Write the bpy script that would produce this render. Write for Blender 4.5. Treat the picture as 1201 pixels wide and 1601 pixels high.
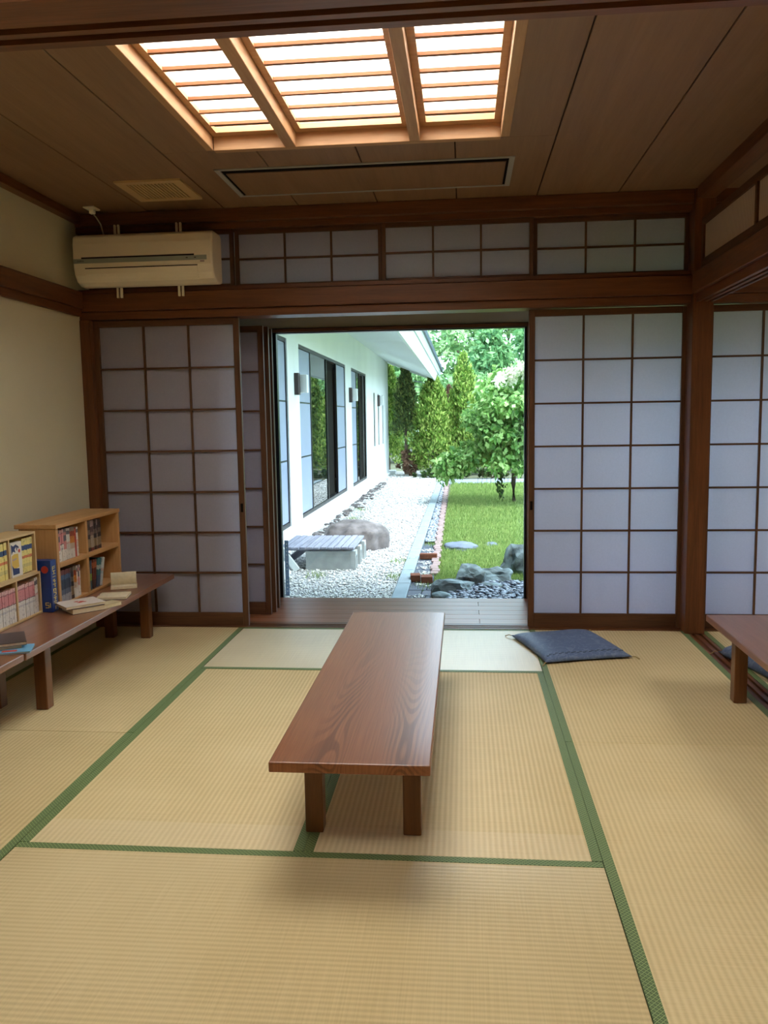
import bpy, bmesh, math, random
import numpy as np
from mathutils import Vector, Matrix, noise

random.seed(7)
for _o in list(bpy.data.objects):
    bpy.data.objects.remove(_o)
S = bpy.context.scene
COL = S.collection
PI = math.pi

# ------------------------------------------------------------------ camera
F, PITCH, YAW, ROLL, EYE = 1290.362, 0.1116, 0.0967, -0.0158, 1.3175
fw = Vector((-math.sin(YAW) * math.cos(PITCH), math.cos(YAW) * math.cos(PITCH), -math.sin(PITCH)))
rt0 = Vector((math.cos(YAW), math.sin(YAW), 0))
up0 = rt0.cross(fw)
rt = rt0 * math.cos(ROLL) + up0 * math.sin(ROLL)
up = up0 * math.cos(ROLL) - rt0 * math.sin(ROLL)
cam_d = bpy.data.cameras.new('camera')
cam_d.sensor_fit = 'VERTICAL'
cam_d.sensor_height = 36.0
cam_d.lens = 36.0 * F / 1601.0
cam_d.clip_start = 0.02
cam_d.clip_end = 300
cam = bpy.data.objects.new('camera', cam_d)
COL.objects.link(cam)
m3 = Matrix((rt, up, -fw)).transposed()
cam.matrix_world = Matrix.Translation((0, 0, EYE)) @ m3.to_4x4()
S.camera = cam

# ------------------------------------------------------------------ sky, sun, exposure
w = bpy.data.worlds.new('overcast_sky')
S.world = w
w.use_nodes = True
bg = w.node_tree.nodes['Background']
bg.inputs['Color'].default_value = (0.62, 0.82, 1.0, 1)
bg.inputs['Strength'].default_value = 7.0
sun_d = bpy.data.lights.new('sun', 'SUN')
sun_d.energy = 8.0
sun_d.angle = math.radians(25)
sun_d.color = (0.93, 0.97, 1.0)
sun = bpy.data.objects.new('sun', sun_d)
COL.objects.link(sun)
sun.rotation_euler = Vector((-0.50, 0.28, -1.0)).to_track_quat('-Z', 'Y').to_euler()
CEILING_LAMP = 14.0
S.view_settings.view_transform = 'Standard'
S.view_settings.look = 'None'
S.view_settings.gamma = 1.0
S.view_settings.exposure = 0.1
S.view_settings.use_curve_mapping = False
S.cycles.max_bounces = 12
S.cycles.diffuse_bounces = 6
S.cycles.glossy_bounces = 4
S.cycles.transmission_bounces = 6
S.cycles.transparent_max_bounces = 12
S.cycles.caustics_reflective = False
S.cycles.caustics_refractive = False
S.cycles.sample_clamp_indirect = 6.0

# ------------------------------------------------------------------ materials
def srgb(r, g, b):
    f = lambda c: (c / 255 / 12.92) if c / 255 <= 0.04045 else ((c / 255 + 0.055) / 1.055) ** 2.4
    return (f(r), f(g), f(b), 1)

class N:
    def __init__(s, name):
        s.m = bpy.data.materials.new(name)
        s.m.use_nodes = True
        s.t = s.m.node_tree
        s.b = s.t.nodes['Principled BSDF']
        s.out = s.t.nodes['Material Output']
    def n(s, typ, **kw):
        x = s.t.nodes.new(typ)
        for k, v in kw.items():
            setattr(x, k, v)
        return x
    def l(s, a, b):
        s.t.links.new(a, b)
    def v(s, sock, val):
        if isinstance(val, (int, float, tuple)):
            sock.default_value = val
        else:
            s.l(val, sock)
    def coords(s, scale=(1, 1, 1), rnd=True, kind='Object'):
        tc = s.n('ShaderNodeTexCoord')
        mp = s.n('ShaderNodeMapping')
        mp.inputs['Scale'].default_value = scale
        s.l(tc.outputs[kind], mp.inputs['Vector'])
        if rnd:
            oi = s.n('ShaderNodeObjectInfo')
            mu = s.n('ShaderNodeMath', operation='MULTIPLY')
            mu.inputs[1].default_value = 37.0
            s.l(oi.outputs['Random'], mu.inputs[0])
            cx = s.n('ShaderNodeCombineXYZ')
            for i in range(3):
                s.l(mu.outputs[0], cx.inputs[i])
            s.l(cx.outputs[0], mp.inputs['Location'])
        return mp.outputs[0]
    def noise(s, vec, scale, detail=4, rough=0.55, dist=0.0):
        x = s.n('ShaderNodeTexNoise')
        x.inputs['Scale'].default_value = scale
        x.inputs['Detail'].default_value = detail
        x.inputs['Roughness'].default_value = rough
        x.inputs['Distortion'].default_value = dist
        s.l(vec, x.inputs['Vector'])
        return x.outputs['Fac']
    def ramp(s, fac, stops, interp='LINEAR'):
        r = s.n('ShaderNodeValToRGB')
        r.color_ramp.interpolation = interp
        e = r.color_ramp.elements
        while len(e) < len(stops):
            e.new(0.5)
        for i, (p, c) in enumerate(stops):
            e[i].position = p
            e[i].color = c
        s.l(fac, r.inputs[0])
        return r.outputs[0]
    def mix(s, fac, a, b, mode='MIX'):
        x = s.n('ShaderNodeMix', data_type='RGBA', blend_type=mode)
        s.v(x.inputs[0], fac)
        s.v(x.inputs[6], a)
        s.v(x.inputs[7], b)
        return x.outputs[2]
    def math(s, op, a, b=0.0, c=0.0):
        x = s.n('ShaderNodeMath', operation=op)
        s.v(x.inputs[0], a)
        s.v(x.inputs[1], b)
        if op in ('MULTIPLY_ADD', 'COMPARE', 'SMOOTH_MIN'):
            s.v(x.inputs[2], c)
        return x.outputs[0]
    def sep(s, vec):
        x = s.n('ShaderNodeSeparateXYZ')
        s.l(vec, x.inputs[0])
        return x.outputs
    def bump(s, h, strength=0.3, dist=0.01):
        x = s.n('ShaderNodeBump')
        x.inputs['Strength'].default_value = strength
        x.inputs['Distance'].default_value = dist
        s.l(h, x.inputs['Height'])
        s.l(x.outputs[0], s.b.inputs['Normal'])
    def set(s, color=None, rough=0.5, spec=0.5, metal=0.0, coat=0.0, coat_rough=0.1):
        if color is not None:
            s.v(s.b.inputs['Base Color'], color)
        s.v(s.b.inputs['Roughness'], rough)
        s.b.inputs['Specular IOR Level'].default_value = spec
        s.b.inputs['Metallic'].default_value = metal
        s.b.inputs['Coat Weight'].default_value = coat
        s.b.inputs['Coat Roughness'].default_value = coat_rough
        return s.m

def wood(name, dark, light, axis='y', rough=0.45, scale=1.0, coat=0.0, spec=0.4, coat_rough=0.15):
    k = N(name)
    st = {'x': (0.8, 14, 14), 'y': (14, 0.8, 14), 'z': (14, 14, 0.8)}[axis]
    v = k.coords(tuple(a * scale for a in st))
    a = k.noise(v, 2.2, 5, 0.6, 0.6)
    fine = k.noise(v, 11, 3, 0.6)
    f = k.math('MULTIPLY_ADD', fine, 0.35, k.math('MULTIPLY', a, 0.75))
    c = k.ramp(f, [(0.3, dark), (0.75, light)])
    k.bump(fine, 0.08, 0.004)
    return k.set(c, rough, spec, coat=coat, coat_rough=coat_rough)

def plain(name, col, rough=0.5, spec=0.5, metal=0.0, var=0.0, vscale=8.0, bump=0.0):
    k = N(name)
    if var or bump:
        v = k.coords()
        nz = k.noise(v, vscale, 5)
        lo = tuple(c * (1 - var) for c in col[:3]) + (1,)
        hi = tuple(min(1, c * (1 + var)) for c in col[:3]) + (1,)
        c = k.ramp(nz, [(0.3, lo), (0.7, hi)])
        if bump:
            k.bump(nz, bump, 0.01)
        return k.set(c, rough, spec, metal)
    return k.set(col, rough, spec, metal)

D1, L1 = srgb(66, 32, 14), srgb(116, 64, 33)
M = {}
for ax in 'xyz':
    M['wood_' + ax] = wood('stained_cedar_' + ax, srgb(76, 42, 21), srgb(122, 75, 44), ax, 0.42, 1.0)
    M['frame_' + ax] = wood('shoji_frame_wood_' + ax, srgb(68, 42, 25), srgb(106, 70, 46), ax, 0.5, 1.2)
    M['pine_' + ax] = wood('pale_pine_' + ax, srgb(184, 136, 84), srgb(212, 168, 114), ax, 0.5, 0.8)
    M['mdf_' + ax] = wood('beige_shelf_board_' + ax, srgb(196, 166, 118), srgb(212, 184, 138), ax, 0.5, 0.5)
    M['leg_' + ax] = wood('table_leg_wood_' + ax, srgb(86, 50, 24), srgb(124, 78, 44), ax, 0.35, 1.0, 0.2)
    M['light_' + ax] = wood('lamp_frame_cedar_' + ax, srgb(172, 128, 88), srgb(200, 158, 116), ax, 0.5, 1.0)
    M['grey_' + ax] = wood('weathered_grey_wood_' + ax, srgb(96, 98, 112), srgb(150, 152, 166), ax, 0.8, 1.0)
M['slat_x'] = wood('lamp_slat_cedar', srgb(128, 78, 44), srgb(158, 102, 62), 'x', 0.5, 1.0)
M['ceil_board'] = wood('ceiling_board_cedar', srgb(128, 98, 75), srgb(150, 118, 92), 'y', 0.55, 0.45)
M['ceil_dark'] = plain('ceiling_joint_dark', srgb(60, 36, 20), 0.8)
M['veranda'] = wood('veranda_plank_wood', srgb(122, 70, 44), srgb(166, 108, 74), 'x', 0.36, 0.9, 0.0)

def table_wood():
    k = N('table_cathedral_grain')
    v = k.coords((1, 1, 1), rnd=False)
    warp = k.n('ShaderNodeTexNoise')
    warp.inputs['Scale'].default_value = 3.2
    warp.inputs['Detail'].default_value = 2
    mp = k.n('ShaderNodeMapping')
    mp.inputs['Scale'].default_value = (1.0, 0.16, 1)
    k.l(v, mp.inputs['Vector'])
    k.l(mp.outputs[0], warp.inputs['Vector'])
    # growth rings cut by the flat board: contour lines of a long stretched field
    n1 = warp.outputs['Fac']
    x, y, z = k.sep(v)
    d1 = k.math('ABSOLUTE', k.math('SUBTRACT', x, -0.070))
    d2 = k.math('ABSOLUTE', k.math('SUBTRACT', x, 0.150))
    dm = k.math('MINIMUM', d1, d2)
    h = k.math('MULTIPLY_ADD', k.math('MULTIPLY', dm, dm), 11.0, n1)
    ring = k.math('SINE', k.math('MULTIPLY', h, 240.0))
    r01 = k.math('MULTIPLY_ADD', ring, 0.5, 0.5)
    mp2 = k.n('ShaderNodeMapping')
    mp2.inputs['Scale'].default_value = (60, 1.2, 1)
    k.l(v, mp2.inputs['Vector'])
    fine = k.noise(mp2.outputs[0], 3.0, 4)
    base = k.ramp(fine, [(0.25, srgb(122, 72, 40)), (0.8, srgb(148, 94, 57))])
    # grain contrast is strong only in the cathedral figures
    fall = k.ramp(k.math('MULTIPLY', dm, 10.0), [(0.15, (0.62, 0.62, 0.62, 1)), (0.75, (0.06, 0.06, 0.06, 1))])
    fig = k.noise(mp.outputs[0], 2.6, 1)
    amt = k.mix(1.0, fall, k.ramp(fig, [(0.38, (0.25, 0.25, 0.25, 1)), (0.58, (1, 1, 1, 1))]), 'MULTIPLY')
    dk = k.ramp(r01, [(0.25, (0.38, 0.30, 0.25, 1)), (0.6, (1, 1, 1, 1))])
    c = k.mix(amt, base, k.mix(1.0, base, dk, 'MULTIPLY'))
    return k.set(c, 0.42, 0.4, coat=0.3, coat_rough=0.14)
M['table'] = table_wood()
M['bench_top'] = wood('bench_top_wood', srgb(114, 72, 48), srgb(144, 98, 70), 'y', 0.3, 0.8, 0.3, coat_rough=0.18)

def tatami(name, rib_axis, rough, fade=False):
    k = N(name)
    v = k.coords((1, 1, 1), rnd=False)
    x, y, z = k.sep(v)
    a = x if rib_axis == 'y' else y
    s1 = k.math('SINE', k.math('MULTIPLY', a, 2 * PI / 0.0185))
    rib = k.math('MULTIPLY_ADD', s1, 0.5, 0.5)
    mp = k.n('ShaderNodeMapping')
    mp.inputs['Scale'].default_value = (3, 260, 1) if rib_axis == 'y' else (260, 3, 1)
    k.l(v, mp.inputs['Vector'])
    rush = k.noise(mp.outputs[0], 1.0, 3, 0.6)
    vr = k.coords((1, 1, 1), rnd=True)
    patch = k.noise(vr, 1.7, 3, 0.5)
    f = k.math('ADD', k.math('MULTIPLY', rib, 0.22), k.math('ADD', k.math('MULTIPLY', rush, 0.40), k.math('MULTIPLY', patch, 0.46)))
    c = k.ramp(f, [(0.25, srgb(186, 163, 114)), (0.62, srgb(216, 195, 147)), (0.95, srgb(229, 211, 168))])
    if fade:
        e = k.math('LESS_THAN', y, fade)
        c = k.mix(k.math('MULTIPLY', e, 0.28), c, srgb(226, 210, 176))  # strip at the near end mixed towards a paler tan
    h = k.math('ADD', k.math('MULTIPLY', rib, 0.8), k.math('MULTIPLY', rush, 0.35))
    k.bump(h, 0.35 if rib_axis == 'y' else 0.08, 0.0025)
    # rush stems scatter light across their run, hardly along it
    tg = k.n('ShaderNodeCombineXYZ')
    tg.inputs[0 if rib_axis == 'x' else 1].default_value = 1.0
    k.l(tg.outputs[0], k.b.inputs['Tangent'])
    k.b.inputs['Anisotropic'].default_value = 0.9
    return k.set(c, rough, 0.5 if rib_axis == 'y' else 0.95)
M['tatami_y'] = tatami('woven_rush_lengthwise', 'y', 0.6)
M['tatami_fade'] = tatami('woven_rush_lengthwise_pale_end', 'y', 0.6, -0.76)
M['tatami_x'] = tatami('woven_rush_crosswise', 'x', 0.37)

def heri():
    k = N('green_brocade_border')
    v = k.coords((1, 1, 1), rnd=False)
    x, y, z = k.sep(v)
    p = 0.013
    u = k.math('FRACT', k.math('DIVIDE', k.math('ADD', k.math('ADD', x, y), 10.0), p))
    t = k.math('FRACT', k.math('DIVIDE', k.math('ADD', k.math('SUBTRACT', x, y), 10.0), p))
    a = k.math('MAXIMUM', k.math('LESS_THAN', u, 0.24), k.math('LESS_THAN', t, 0.24))
    du = k.math('COMPARE', u, 0.62, 0.06)
    dt = k.math('COMPARE', t, 0.62, 0.06)
    b = k.math('MULTIPLY', k.math('MAXIMUM', du, dt), 0.5)
    c = k.mix(k.math('MAXIMUM', a, b), srgb(62, 80, 46), srgb(134, 154, 98))
    return k.set(c, 0.6, 0.4)
M['heri'] = heri()

def plaster(name, col):
    k = N(name)
    v = k.coords(rnd=False)
    n1 = k.noise(v, 60, 4)
    n2 = k.noise(v, 1.5, 3)
    lo = tuple(c * 0.93 for c in col[:3]) + (1,)
    c = k.ramp(n2, [(0.3, lo), (0.7, col)])
    k.bump(n1, 0.12, 0.003)
    return k.set(c, 0.85, 0.2)
M['plaster'] = plaster('cream_plaster', srgb(216, 211, 184))
M['wall_white'] = plaster('white_exterior_plaster', srgb(238, 240, 240))
M['ext_plaster'] = plaster('grey_beige_plaster', srgb(170, 165, 150))

def paper(name, col, tr=0.75):
    k = N(name)
    v = k.coords()
    n1 = k.noise(v, 90, 4, 0.7)
    lo = tuple(c * 0.94 for c in col[:3]) + (1,)
    c = k.ramp(n1, [(0.3, lo), (0.7, col)])
    d = k.n('ShaderNodeBsdfDiffuse')
    t = k.n('ShaderNodeBsdfTranslucent')
    mx = k.n('ShaderNodeMixShader')
    k.l(c, d.inputs[0])
    k.l(c, t.inputs[0])
    mx.inputs[0].default_value = tr
    k.l(d.outputs[0], mx.inputs[1])
    k.l(t.outputs[0], mx.inputs[2])
    k.l(mx.outputs[0], k.out.inputs['Surface'])
    return k.m
M['paper'] = paper('shoji_paper', srgb(222, 221, 234), 0.66)

def glass(name, tint=(0.96, 0.98, 0.97, 1)):
    k = N(name)
    tr = k.n('ShaderNodeBsdfTransparent')
    tr.inputs[0].default_value = tint
    gl = k.n('ShaderNodeBsdfGlossy')
    gl.inputs['Roughness'].default_value = 0.02
    fr = k.n('ShaderNodeFresnel')
    fr.inputs['IOR'].default_value = 1.45
    mx = k.n('ShaderNodeMixShader')
    k.l(fr.outputs[0], mx.inputs[0])
    k.l(tr.outputs[0], mx.inputs[1])
    k.l(gl.outputs[0], mx.inputs[2])
    k.l(mx.outputs[0], k.out.inputs['Surface'])
    return k.m
M['glass'] = glass('clear_window_glass')

def ribbed():
    k = N('reeded_obscure_glass')
    v = k.coords(rnd=False)
    x, y, z = k.sep(v)
    s1 = k.math('SINE', k.math('MULTIPLY', y, 2 * PI / 0.012))
    c = k.ramp(k.math('MULTIPLY_ADD', s1, 0.5, 0.5), [(0, srgb(196, 180, 168)), (1, srgb(232, 220, 208))])
    d = k.n('ShaderNodeBsdfDiffuse')
    t = k.n('ShaderNodeBsdfTranslucent')
    mx = k.n('ShaderNodeMixShader')
    mx.inputs[0].default_value = 0.6
    k.l(c, d.inputs[0]); k.l(c, t.inputs[0])
    k.l(d.outputs[0], mx.inputs[1]); k.l(t.outputs[0], mx.inputs[2])
    k.l(mx.outputs[0], k.out.inputs['Surface'])
    return k.m
M['ribbed'] = ribbed()

def lamp_paper():
    k = N('lit_lamp_paper')
    e = k.n('ShaderNodeEmission')
    e.inputs['Color'].default_value = (1.0, 0.98, 0.94, 1)
    e.inputs['Strength'].default_value = CEILING_LAMP
    k.l(e.outputs[0], k.out.inputs['Surface'])
    return k.m
M['lamp'] = lamp_paper()

M['well'] = plain('white_painted_light_well', srgb(242, 240, 234), 0.7, 0.2)
M['black'] = plain('black_aluminium', srgb(26, 27, 32), 0.35, 0.5, 0.3)
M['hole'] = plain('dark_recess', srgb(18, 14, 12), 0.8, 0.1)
M['alu'] = plain('grey_aluminium', srgb(168, 170, 168), 0.4, 0.5, 0.1)
M['ac_white'] = plain('ivory_plastic', srgb(240, 232, 212), 0.4, 0.5)
M['ac_grey'] = plain('grey_green_plastic_band', srgb(150, 160, 152), 0.35, 0.5)
M['vent'] = plain('yellowed_vent_plastic', srgb(206, 174, 126), 0.45)
M['metal'] = plain('galvanised_steel', srgb(110, 132, 166), 0.4, 0.5, 0.1, 0.1, 20)
M['concrete'] = plain('concrete', srgb(158, 164, 164), 0.85, 0.2, 0, 0.14, 12, 0.2)
M['curb'] = plain('kerb_concrete', srgb(130, 142, 148), 0.8, 0.2, 0, 0.1, 9, 0.15)
M['slate'] = plain('dark_slate_tile', srgb(56, 62, 76), 0.6, 0.4, 0, 0.2, 10, 0.1)
M['brick'] = plain('red_brown_brick', srgb(104, 62, 46), 0.85, 0.2, 0, 0.2, 18, 0.2)
M['pinkbrick'] = plain('faded_pink_brick', srgb(136, 116, 114), 0.85, 0.2, 0, 0.15, 14, 0.2)
M['rock'] = plain('grey_boulder_stone', srgb(104, 98, 98), 0.9, 0.2, 0, 0.5, 9, 0.9)
M['darkrock'] = plain('dark_green_grey_stone', srgb(104, 116, 118), 0.85, 0.25, 0, 0.75, 9, 0.9)
M['lawnstone'] = plain('blue_grey_lawn_stone', srgb(98, 106, 120), 0.9, 0.2, 0, 0.2, 8, 0.4)
M['whitestone'] = plain('pale_stone', srgb(214, 218, 220), 0.9, 0.2, 0, 0.12, 8, 0.4)
M['asphalt'] = plain('grey_asphalt', srgb(120, 128, 142), 0.9, 0.2, 0, 0.15, 30, 0.2)
M['bark'] = plain('grey_bark', srgb(104, 92, 80), 0.9, 0.1, 0, 0.35, 12, 0.5)
M['wire'] = plain('black_cable', srgb(30, 40, 45), 0.6)
M['cord'] = plain('white_cord', srgb(190, 184, 168), 0.5)
M['tile_roof'] = plain('blue_grey_roof_metal', srgb(92, 104, 124), 0.5, 0.4)
M['soffit'] = plain('white_painted_board', srgb(206, 214, 214), 0.6, 0.3)
M['bracket'] = plain('dark_brown_metal', srgb(58, 46, 46), 0.5)
M['lampshade'] = plain('opal_lamp_shade', srgb(236, 238, 240), 0.4)
M['dark_glass'] = plain('dark_reflecting_glass', srgb(24, 30, 32), 0.015, 0.9)
M['shutter'] = plain('grey_blind_panel', srgb(150, 158, 180), 0.5, 0.4, 0, 0.04, 3)

def gravel_ground():
    k = N('white_gravel_bed')
    v = k.coords(rnd=False)
    vo = k.n('ShaderNodeTexVoronoi')
    vo.inputs['Scale'].default_value = 55
    k.l(v, vo.inputs['Vector'])
    hs = k.ramp(k.math('MULTIPLY', vo.outputs['Distance'], 1.6), [(0.1, srgb(236, 236, 232)), (0.6, srgb(186, 186, 184)), (0.9, srgb(120, 120, 122))])
    big = k.noise(v, 1.1, 4)
    c = k.mix(k.ramp(big, [(0.55, (0, 0, 0, 1)), (0.75, (0.3, 0.3, 0.3, 1))]), hs, srgb(150, 152, 140))
    k.bump(vo.outputs['Distance'], -0.8, 0.02)
    return k.set(c, 0.95, 0.1)
M['gravel'] = gravel_ground()

def island_mat(name, stops, rough=0.7, spec=0.3, trans=0.0):
    k = N(name)
    g = k.n('ShaderNodeNewGeometry')
    c = k.ramp(g.outputs['Random Per Island'], stops)
    if trans:
        d = k.n('ShaderNodeBsdfTranslucent')
        mx = k.n('ShaderNodeMixShader')
        mx.inputs[0].default_value = trans
        k.set(c, rough, spec)
        k.l(c, d.inputs[0])
        k.l(k.b.outputs[0], mx.inputs[1])
        k.l(d.outputs[0], mx.inputs[2])
        k.l(mx.outputs[0], k.out.inputs['Surface'])
        return k.m
    return k.set(c, rough, spec)
M['gravel_st'] = island_mat('white_gravel_stones', [(0, srgb(150, 150, 150)), (0.35, srgb(206, 206, 202)), (1, srgb(244, 244, 240))], 0.9, 0.1)
M['pebble'] = island_mat('dark_river_pebbles', [(0, srgb(44, 50, 62)), (0.6, srgb(92, 100, 116)), (1, srgb(150, 158, 172))], 0.4, 0.5)
M['pebble_lt'] = island_mat('grey_drain_pebbles', [(0, srgb(84, 90, 104)), (0.6, srgb(136, 144, 158)), (1, srgb(186, 190, 200))], 0.6, 0.4)
M['grass'] = island_mat('lawn_grass_blades', [(0, srgb(88, 112, 58)), (0.6, srgb(130, 154, 84)), (1, srgb(168, 182, 112))], 0.6, 0.2, 0.4)
M['thuja'] = island_mat('golden_conifer_sprays', [(0, srgb(56, 88, 32)), (0.5, srgb(122, 158, 66)), (1, srgb(188, 202, 112))], 0.7, 0.2, 0.42)
M['thuja_dark'] = island_mat('dark_conifer_sprays', [(0, srgb(66, 84, 58)), (0.6, srgb(112, 138, 84)), (1, srgb(168, 182, 104))], 0.7, 0.2, 0.42)  # duller green for the dark thin conifer
M['brown_leaf'] = island_mat('dry_brown_leaves', [(0, srgb(78, 58, 46)), (1, srgb(140, 108, 90))], 0.8, 0.1, 0.2)
M['broad'] = island_mat('fresh_green_leaves', [(0, srgb(66, 112, 48)), (0.5, srgb(122, 166, 84)), (1, srgb(186, 214, 142))], 0.5, 0.35, 0.35)
M['pale'] = island_mat('pale_top_leaves', [(0, srgb(176, 186, 150)), (1, srgb(236, 228, 214))], 0.6, 0.3, 0.3)
M['forest'] = island_mat('forest_leaves', [(0, srgb(84, 122, 78)), (0.5, srgb(134, 174, 116)), (1, srgb(182, 212, 154))], 0.7, 0.2, 0.35)
M['cedar'] = island_mat('cedar_foliage', [(0, srgb(62, 104, 66)), (0.5, srgb(102, 150, 94)), (1, srgb(152, 190, 130))], 0.7, 0.2, 0.3)
M['hedge'] = island_mat('dark_hedge_leaves', [(0, srgb(24, 38, 20)), (1, srgb(74, 104, 48))], 0.7, 0.2, 0.2)
M['soil'] = plain('lawn_soil', srgb(118, 136, 78), 0.95, 0.1, 0, 0.25, 3, 0.3)
M['earth'] = plain('dark_earth', srgb(90, 92, 74), 0.95, 0.1, 0, 0.25, 3, 0.3)

def cushion_mat():
    k = N('navy_damask_cushion')
    v = k.coords(rnd=False)
    n1 = k.noise(v, 14, 3, 0.5, 1.5)
    band = k.ramp(n1, [(0.46, (0, 0, 0, 1)), (0.5, (1, 1, 1, 1)), (0.56, (0, 0, 0, 1))])
    c = k.mix(k.math('MULTIPLY', band, 0.5), srgb(90, 108, 142), srgb(134, 150, 178))
    weave = k.noise(v, 220, 2)
    k.bump(weave, 0.2, 0.002)
    return k.set(c, 0.55, 0.4)
M['cushion'] = cushion_mat()
M['cushion_band'] = plain('cushion_key_pattern_band', srgb(92, 106, 128), 0.6, 0.3)
M['gold'] = plain('ochre_thread', srgb(170, 140, 84), 0.7)

def spine(name, stops):
    """printed spine: colour bands along the height of the book"""
    k = N(name)
    tc = k.n('ShaderNodeTexCoord')
    x, y, z = k.sep(tc.outputs['Generated'])
    v = k.coords((60, 60, 90))
    nz = k.noise(v, 1.0, 3)
    f = k.math('ADD', z, k.math('MULTIPLY', k.math('SUBTRACT', nz, 0.5), 0.05))
    c = k.ramp(f, stops, 'CONSTANT')
    marks = k.ramp(nz, [(0.60, (1, 1, 1, 1)), (0.64, (0.42, 0.40, 0.42, 1))])
    c = k.mix(0.7, c, marks, 'MULTIPLY')
    return k.set(c, 0.4, 0.45)
W_ = srgb(222, 216, 208)
SP = {
    'yellow': [(0, srgb(226, 206, 120)), (0.16, srgb(206, 190, 120)), (0.26, srgb(232, 214, 128)), (0.42, srgb(214, 120, 70)), (0.5, srgb(232, 214, 128)), (0.66, srgb(48, 66, 118)), (0.80, srgb(226, 206, 120)), (0.9, srgb(214, 196, 120))],
    'pink': [(0, W_), (0.36, srgb(196, 190, 190)), (0.42, W_), (0.52, srgb(120, 96, 100)), (0.55, srgb(208, 132, 134)), (0.86, srgb(170, 110, 116)), (0.9, srgb(214, 170, 168))],
    'white': [(0, W_), (0.3, srgb(206, 196, 190)), (0.5, srgb(216, 178, 170)), (0.56, W_), (0.8, srgb(110, 104, 112)), (0.92, W_)],
    'pinkdark': [(0, W_), (0.34, srgb(206, 130, 126)), (0.62, srgb(92, 84, 96)), (0.8, srgb(186, 124, 118)), (0.9, srgb(120, 104, 108))],
    'orange': [(0, W_), (0.3, srgb(196, 176, 158)), (0.48, srgb(206, 130, 50)), (0.7, srgb(150, 62, 34)), (0.86, srgb(140, 130, 112))],
    'red': [(0, srgb(188, 66, 42)), (0.55, srgb(170, 48, 40)), (0.8, srgb(196, 92, 66))],
    'dark': [(0, srgb(70, 52, 46)), (0.12, srgb(150, 128, 98)), (0.4, srgb(44, 38, 42)), (0.55, srgb(118, 104, 96)), (0.7, srgb(62, 54, 58)), (0.88, srgb(90, 76, 72))],
    'darkred': [(0, srgb(120, 50, 44)), (0.1, srgb(170, 156, 140)), (0.5, srgb(128, 104, 98)), (0.62, srgb(84, 60, 66)), (0.8, srgb(170, 150, 150))],
    'blue': [(0, srgb(160, 160, 168)), (0.24, srgb(90, 100, 120)), (0.4, srgb(46, 60, 84)), (0.7, srgb(70, 92, 124)), (0.85, srgb(110, 60, 60))],
    'teal': [(0, srgb(56, 84, 112)), (0.4, srgb(50, 104, 110)), (0.6, srgb(180, 186, 180)), (0.75, srgb(60, 110, 116))],
    'green': [(0, srgb(64, 84, 90)), (0.3, srgb(128, 160, 70)), (0.55, srgb(80, 84, 104)), (0.8, srgb(60, 74, 90))],
    'brown': [(0, srgb(60, 34, 34)), (0.3, srgb(104, 40, 30)), (0.7, srgb(180, 100, 60)), (0.9, srgb(120, 60, 40))],
    'silver': [(0, srgb(200, 206, 206)), (0.4, srgb(170, 186, 186)), (0.5, srgb(206, 180, 170)), (0.6, srgb(214, 218, 214))],
}
for kk in SP:
    M['sp_' + kk] = spine('book_spine_' + kk, SP[kk])
M['page'] = plain('book_pages', srgb(222, 210, 178), 0.8, 0.2, 0, 0.06, 60)
M['white_cover'] = plain('white_book_cover', srgb(228, 218, 206), 0.4)
M['cream_cover'] = plain('cream_book_cover', srgb(206, 190, 150), 0.5)
M['dark_cover'] = plain('dark_book_cover', srgb(60, 52, 50), 0.4)
M['blue_box'] = plain('glossy_blue_slipcase', srgb(26, 58, 128), 0.3, 0.5, 0, 0.25, 14)
M['ink_yellow'] = plain('yellow_print', srgb(220, 200, 110), 0.5)
M['ink_red'] = plain('red_print', srgb(196, 66, 52), 0.5)
M['ink_navy'] = plain('navy_print', srgb(30, 38, 92), 0.5)
M['ink_gold'] = plain('golden_yellow_print', srgb(214, 176, 70), 0.5)
M['ink_dark'] = plain('dark_print', srgb(40, 36, 40), 0.5)
M['ink_sky'] = plain('sky_blue_print', srgb(110, 170, 206), 0.5)
M['ink_grey'] = plain('lilac_grey_print', srgb(170, 150, 150), 0.5)

# ------------------------------------------------------------------ builders
WL = {}

def bx(bm, x0, x1, y0, y1, z0, z1, bev=0.0, seg=1):
    vs = [bm.verts.new(p) for p in ((x0, y0, z0), (x1, y0, z0), (x1, y1, z0), (x0, y1, z0), (x0, y0, z1), (x1, y0, z1), (x1, y1, z1), (x0, y1, z1))]
    fs = [bm.faces.new([vs[i] for i in f]) for f in ((3, 2, 1, 0), (4, 5, 6, 7), (0, 1, 5, 4), (1, 2, 6, 5), (2, 3, 7, 6), (3, 0, 4, 7))]
    if bev:
        es = list({e for f in fs for e in f.edges})
        bmesh.ops.bevel(bm, geom=es, offset=bev, segments=seg, affect='EDGES', profile=0.5)

def box(x0, x1, y0, y1, z0, z1, bev=0.0, seg=1):
    bm = bmesh.new()
    bx(bm, x0, x1, y0, y1, z0, z1, bev, seg)
    return bm

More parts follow.
